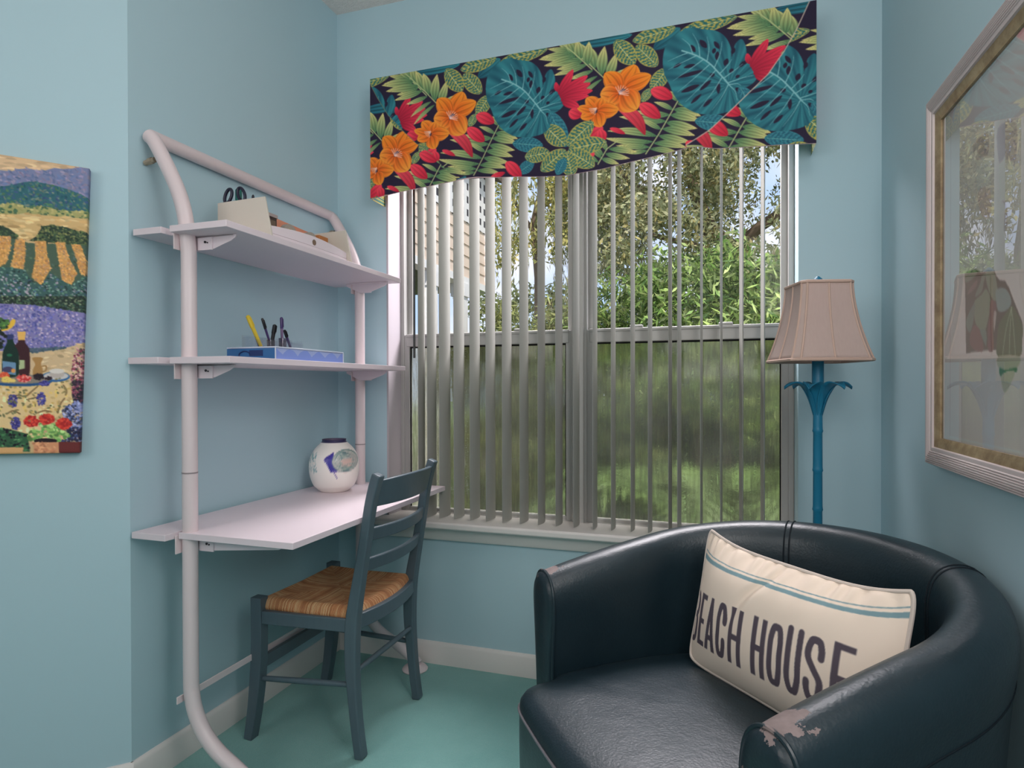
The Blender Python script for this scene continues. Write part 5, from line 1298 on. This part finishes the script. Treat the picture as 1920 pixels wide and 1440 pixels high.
# shrubs under the trees
SHC = [(126, 150, 78), (104, 132, 66), (152, 172, 98), (78, 102, 56), (176, 190, 122), (90, 104, 62)]
spec = [((1180, 545), 5.6, .75, 'bright green shrub behind the left part of the right window'), ((1290, 530), 5.0, .70, 'bright green shrub behind the middle of the right window'), ((1400, 515), 4.9, .75, 'bright green shrub left of the lamp shade behind the right window'),
        ((1500, 520), 5.2, .8, 'bright green shrub behind the lamp at the window edge'), ((1080, 610), 6.0, .65, 'olive shrub behind the middle mullion'), ((960, 606), 6.4, .6, 'low olive shrub behind the left window')]
for i, ((x, y), Y, r, lab) in enumerate(spec):
    top = at(x, y-30, 'Y', Y); hz = top.z+.12
    s = empty('shrub', (top.x, Y, -.12), lab, 'shrub', 'shrubs outside the window')
    m = MB()
    for q in range(5): m.tube([(top.x+.1*math.cos(q*1.3), Y+.1*math.sin(q*1.3), -.12), (top.x+.25*math.cos(q*1.3), Y+.25*math.sin(q*1.3), hz*.55)], [.02, .008], 6)
    m.build('stem', M_bark, s)
    C = []
    for q in range(46):
        u = RNG.random(); zc = -.05+u*(hz-.1); rr = r*(.55+.45*math.sin(PI*min(1, u*1.05+.05)))
        a = RNG.random()*2*PI; C.append(cloud((top.x+rr*.75*math.cos(a), Y+rr*.6*math.sin(a), zc), (.26, .26, .22), 230, .05))
    leaves('foliage', s, np.concatenate(C), .088, .019, SHC if i < 4 else [(140, 146, 88), (112, 124, 72), (170, 172, 112)], jitter=.5)
# low palm against the glass
pl_ = empty('fan_palm', (.05, 3.75, -.12), 'low green palm with arching fronds behind the fogged lower right pane', 'palm')
for k in range(13):
    a = 2*PI*k/13+.2; R0 = .85+.2*(k % 3); d = Vector((math.cos(a), math.sin(a)*.7, 0)); C_ = Vector((.05, 3.75, .05))
    P = [C_, C_+d*R0*.3+Vector((0, 0, .42)), C_+d*R0*.7+Vector((0, 0, .60)), C_+d*R0*1.05+Vector((0, 0, .45))]
    sp_ = [Vector(q) for q in spline([tuple(p) for p in P], 7, False)]; m = MB(); m.tube(sp_, .006, 5)
    for j in range(4, len(sp_)-1):
        t = (sp_[j+1]-sp_[j-1]).normalized(); n_ = t.cross(Vector((0, 0, 1))).normalized(); L = .30*math.sin(PI*j/len(sp_))+.06
        for sg in (-1, 1):
            tip = sp_[j]+n_*sg*L*.8+t*L*.6-Vector((0, 0, L*.2)); mid = (sp_[j]+tip)*.5; 
            m.add([sp_[j], mid+t*.014, tip, mid-t*.014], [(0, 1, 2, 3)])
    m.build('frond', simple('palm green', (104, 130, 72), .5, .3, .2, 4) if k == 0 else bpy.data.materials['palm green'], pl_, smooth=False)
# far trees
for i, (x, Y, zc, r, lab) in enumerate([(-3.9, 15, 3.3, 2.4, 'distant tree in the gap beyond the house wing'), (.3, 16, 3.2, 2.6, 'distant tree behind the oak'), (4.2, 14, 3.2, 2.6, 'distant tree beyond the right edge of the window'), (-9.5, 15, 3.6, 3.0, 'distant tree hidden beyond the neighboring roof')][:2]):
    s = empty('distant_tree', (x, Y, -.12), lab, 'tree', 'distant trees'); m = MB(); m.tube([(x, Y, -.12), (x+.1, Y, 1.5), (x, Y, zc)], [.2, .15, .08], 8); m.build('trunk', M_bark, s)
    leaves('crown', s, np.concatenate([cloud((x+r*.8*RNG.normal()*.6, Y+RNG.normal()*.6, max(.6, zc-.6+RNG.normal()*.8)), (.6, .6, .5), 130, .2) for _ in range(36)]), .17, .08, [(124, 132, 88), (104, 114, 76), (150, 152, 108)])

# ------------------------------------------------------------------ camera, light, world
cam_d = bpy.data.cameras.new('camera'); cam = bpy.data.objects.new('camera', cam_d); COL.objects.link(cam)
cam_d.sensor_fit = 'HORIZONTAL'; cam_d.sensor_width = 36; cam_d.lens = F_PX/1920*36
cam_d.shift_x = 0; cam_d.shift_y = (CY-720)/1920; cam_d.clip_start = .02
cam.matrix_world = Matrix.Translation(EYE) @ ROT.to_4x4()
SC.camera = cam

w = bpy.data.worlds.new('sky'); SC.world = w; w.use_nodes = True; nt = w.node_tree; nt.nodes.clear()
o = nt.nodes.new('ShaderNodeOutputWorld'); bg = nt.nodes.new('ShaderNodeBackground')
tc = nt.nodes.new('ShaderNodeTexCoord'); nz = nt.nodes.new('ShaderNodeTexNoise'); nz.inputs['Scale'].default_value = 5; nz.inputs['Detail'].default_value = 5
rp = nt.nodes.new('ShaderNodeValToRGB'); rp.color_ramp.elements[0].position = .42; rp.color_ramp.elements[1].position = .62
rp.color_ramp.elements[0].color = (*lin((176, 202, 240)), 1); rp.color_ramp.elements[1].color = (*lin((232, 232, 240)), 1)
nt.links.new(tc.outputs['Generated'], nz.inputs['Vector']); nt.links.new(nz.outputs['Fac'], rp.inputs[0]); nt.links.new(rp.outputs[0], bg.inputs[0])
bg.inputs[1].default_value = 1.3
nt.links.new(bg.outputs[0], o.inputs[0])

def area(name, loc, tgt, sx, sy, power, color=(1, 1, 1)):
    d = bpy.data.lights.new(name, 'AREA'); d.shape = 'RECTANGLE'; d.size = sx; d.size_y = sy; d.energy = power; d.color = color
    ob = bpy.data.objects.new(name, d); COL.objects.link(ob); ob.location = loc
    ob.rotation_euler = (Vector(tgt)-Vector(loc)).to_track_quat('-Z', 'Y').to_euler(); return ob
area('side_fill', (.46, .45, 1.75), (-1.56, 1.75, 1.15),   .5, .9, 12, (1, .94, .92))  # added fill by the right wall, out of view, brightens the nook wall
area('room_fill', (.1, -.6, 1.7), (-1.0, 1.9, 1.0), 1.0, 1.0, 7, (1, .94, .92))  # soft fill added behind the camera; stands for no lamp in the room
area('second_room_fill', (-1.5, -.9, 1.9), (.5, 1.5, 1.2), 1.0, 1.0, 12.5, (1, .94, .92))  # another added fill behind the camera, aimed to lift the right wall
area('nook_fill', (.12, 1.0, 2.72), (-1.3, 1.75, .9), .7, .7, 7, (1, .94, .92))  # no known ceiling fixture; unseen fill added to even out the nook wall
area('bounce_fill', (-.3, -1.7, 1.3), (-.3, -1.5, 3.0), 1.8, 1.6, 13, (1, .95, .93))  # unseen upward fill added to raise the ambient light off the ceiling
area('window_sky_fill', (-.5, 3.15, 3.1), (-.55, 1.6, .7), 1.9, .8, 240, (1, .94, .97))  # added outside above the window, out of sight, to strengthen the sky light
sd = bpy.data.lights.new('sun', 'SUN'); sd.energy = 3.8; sd.angle = .02; sd.color = (1, .95, .85)
so = bpy.data.objects.new('sun', sd); COL.objects.link(so); so.location = (0, -4, 8)
so.rotation_euler = (Vector((-.40, .75, -.75))).to_track_quat('-Z', 'Y').to_euler()

SC.view_settings.view_transform = 'Standard'; SC.view_settings.look = 'None'; SC.view_settings.exposure = 0; SC.view_settings.gamma = 1
cy = SC.cycles
cy.use_denoising = True
try: cy.denoiser = 'OPENIMAGEDENOISE'
except Exception: pass
cy.max_bounces = 10; cy.diffuse_bounces = 5; cy.glossy_bounces = 4; cy.transmission_bounces = 6; cy.transparent_max_bounces = 12
cy.sample_clamp_indirect = 6; cy.caustics_reflective = False; cy.caustics_refractive = True; cy.blur_glossy = .5
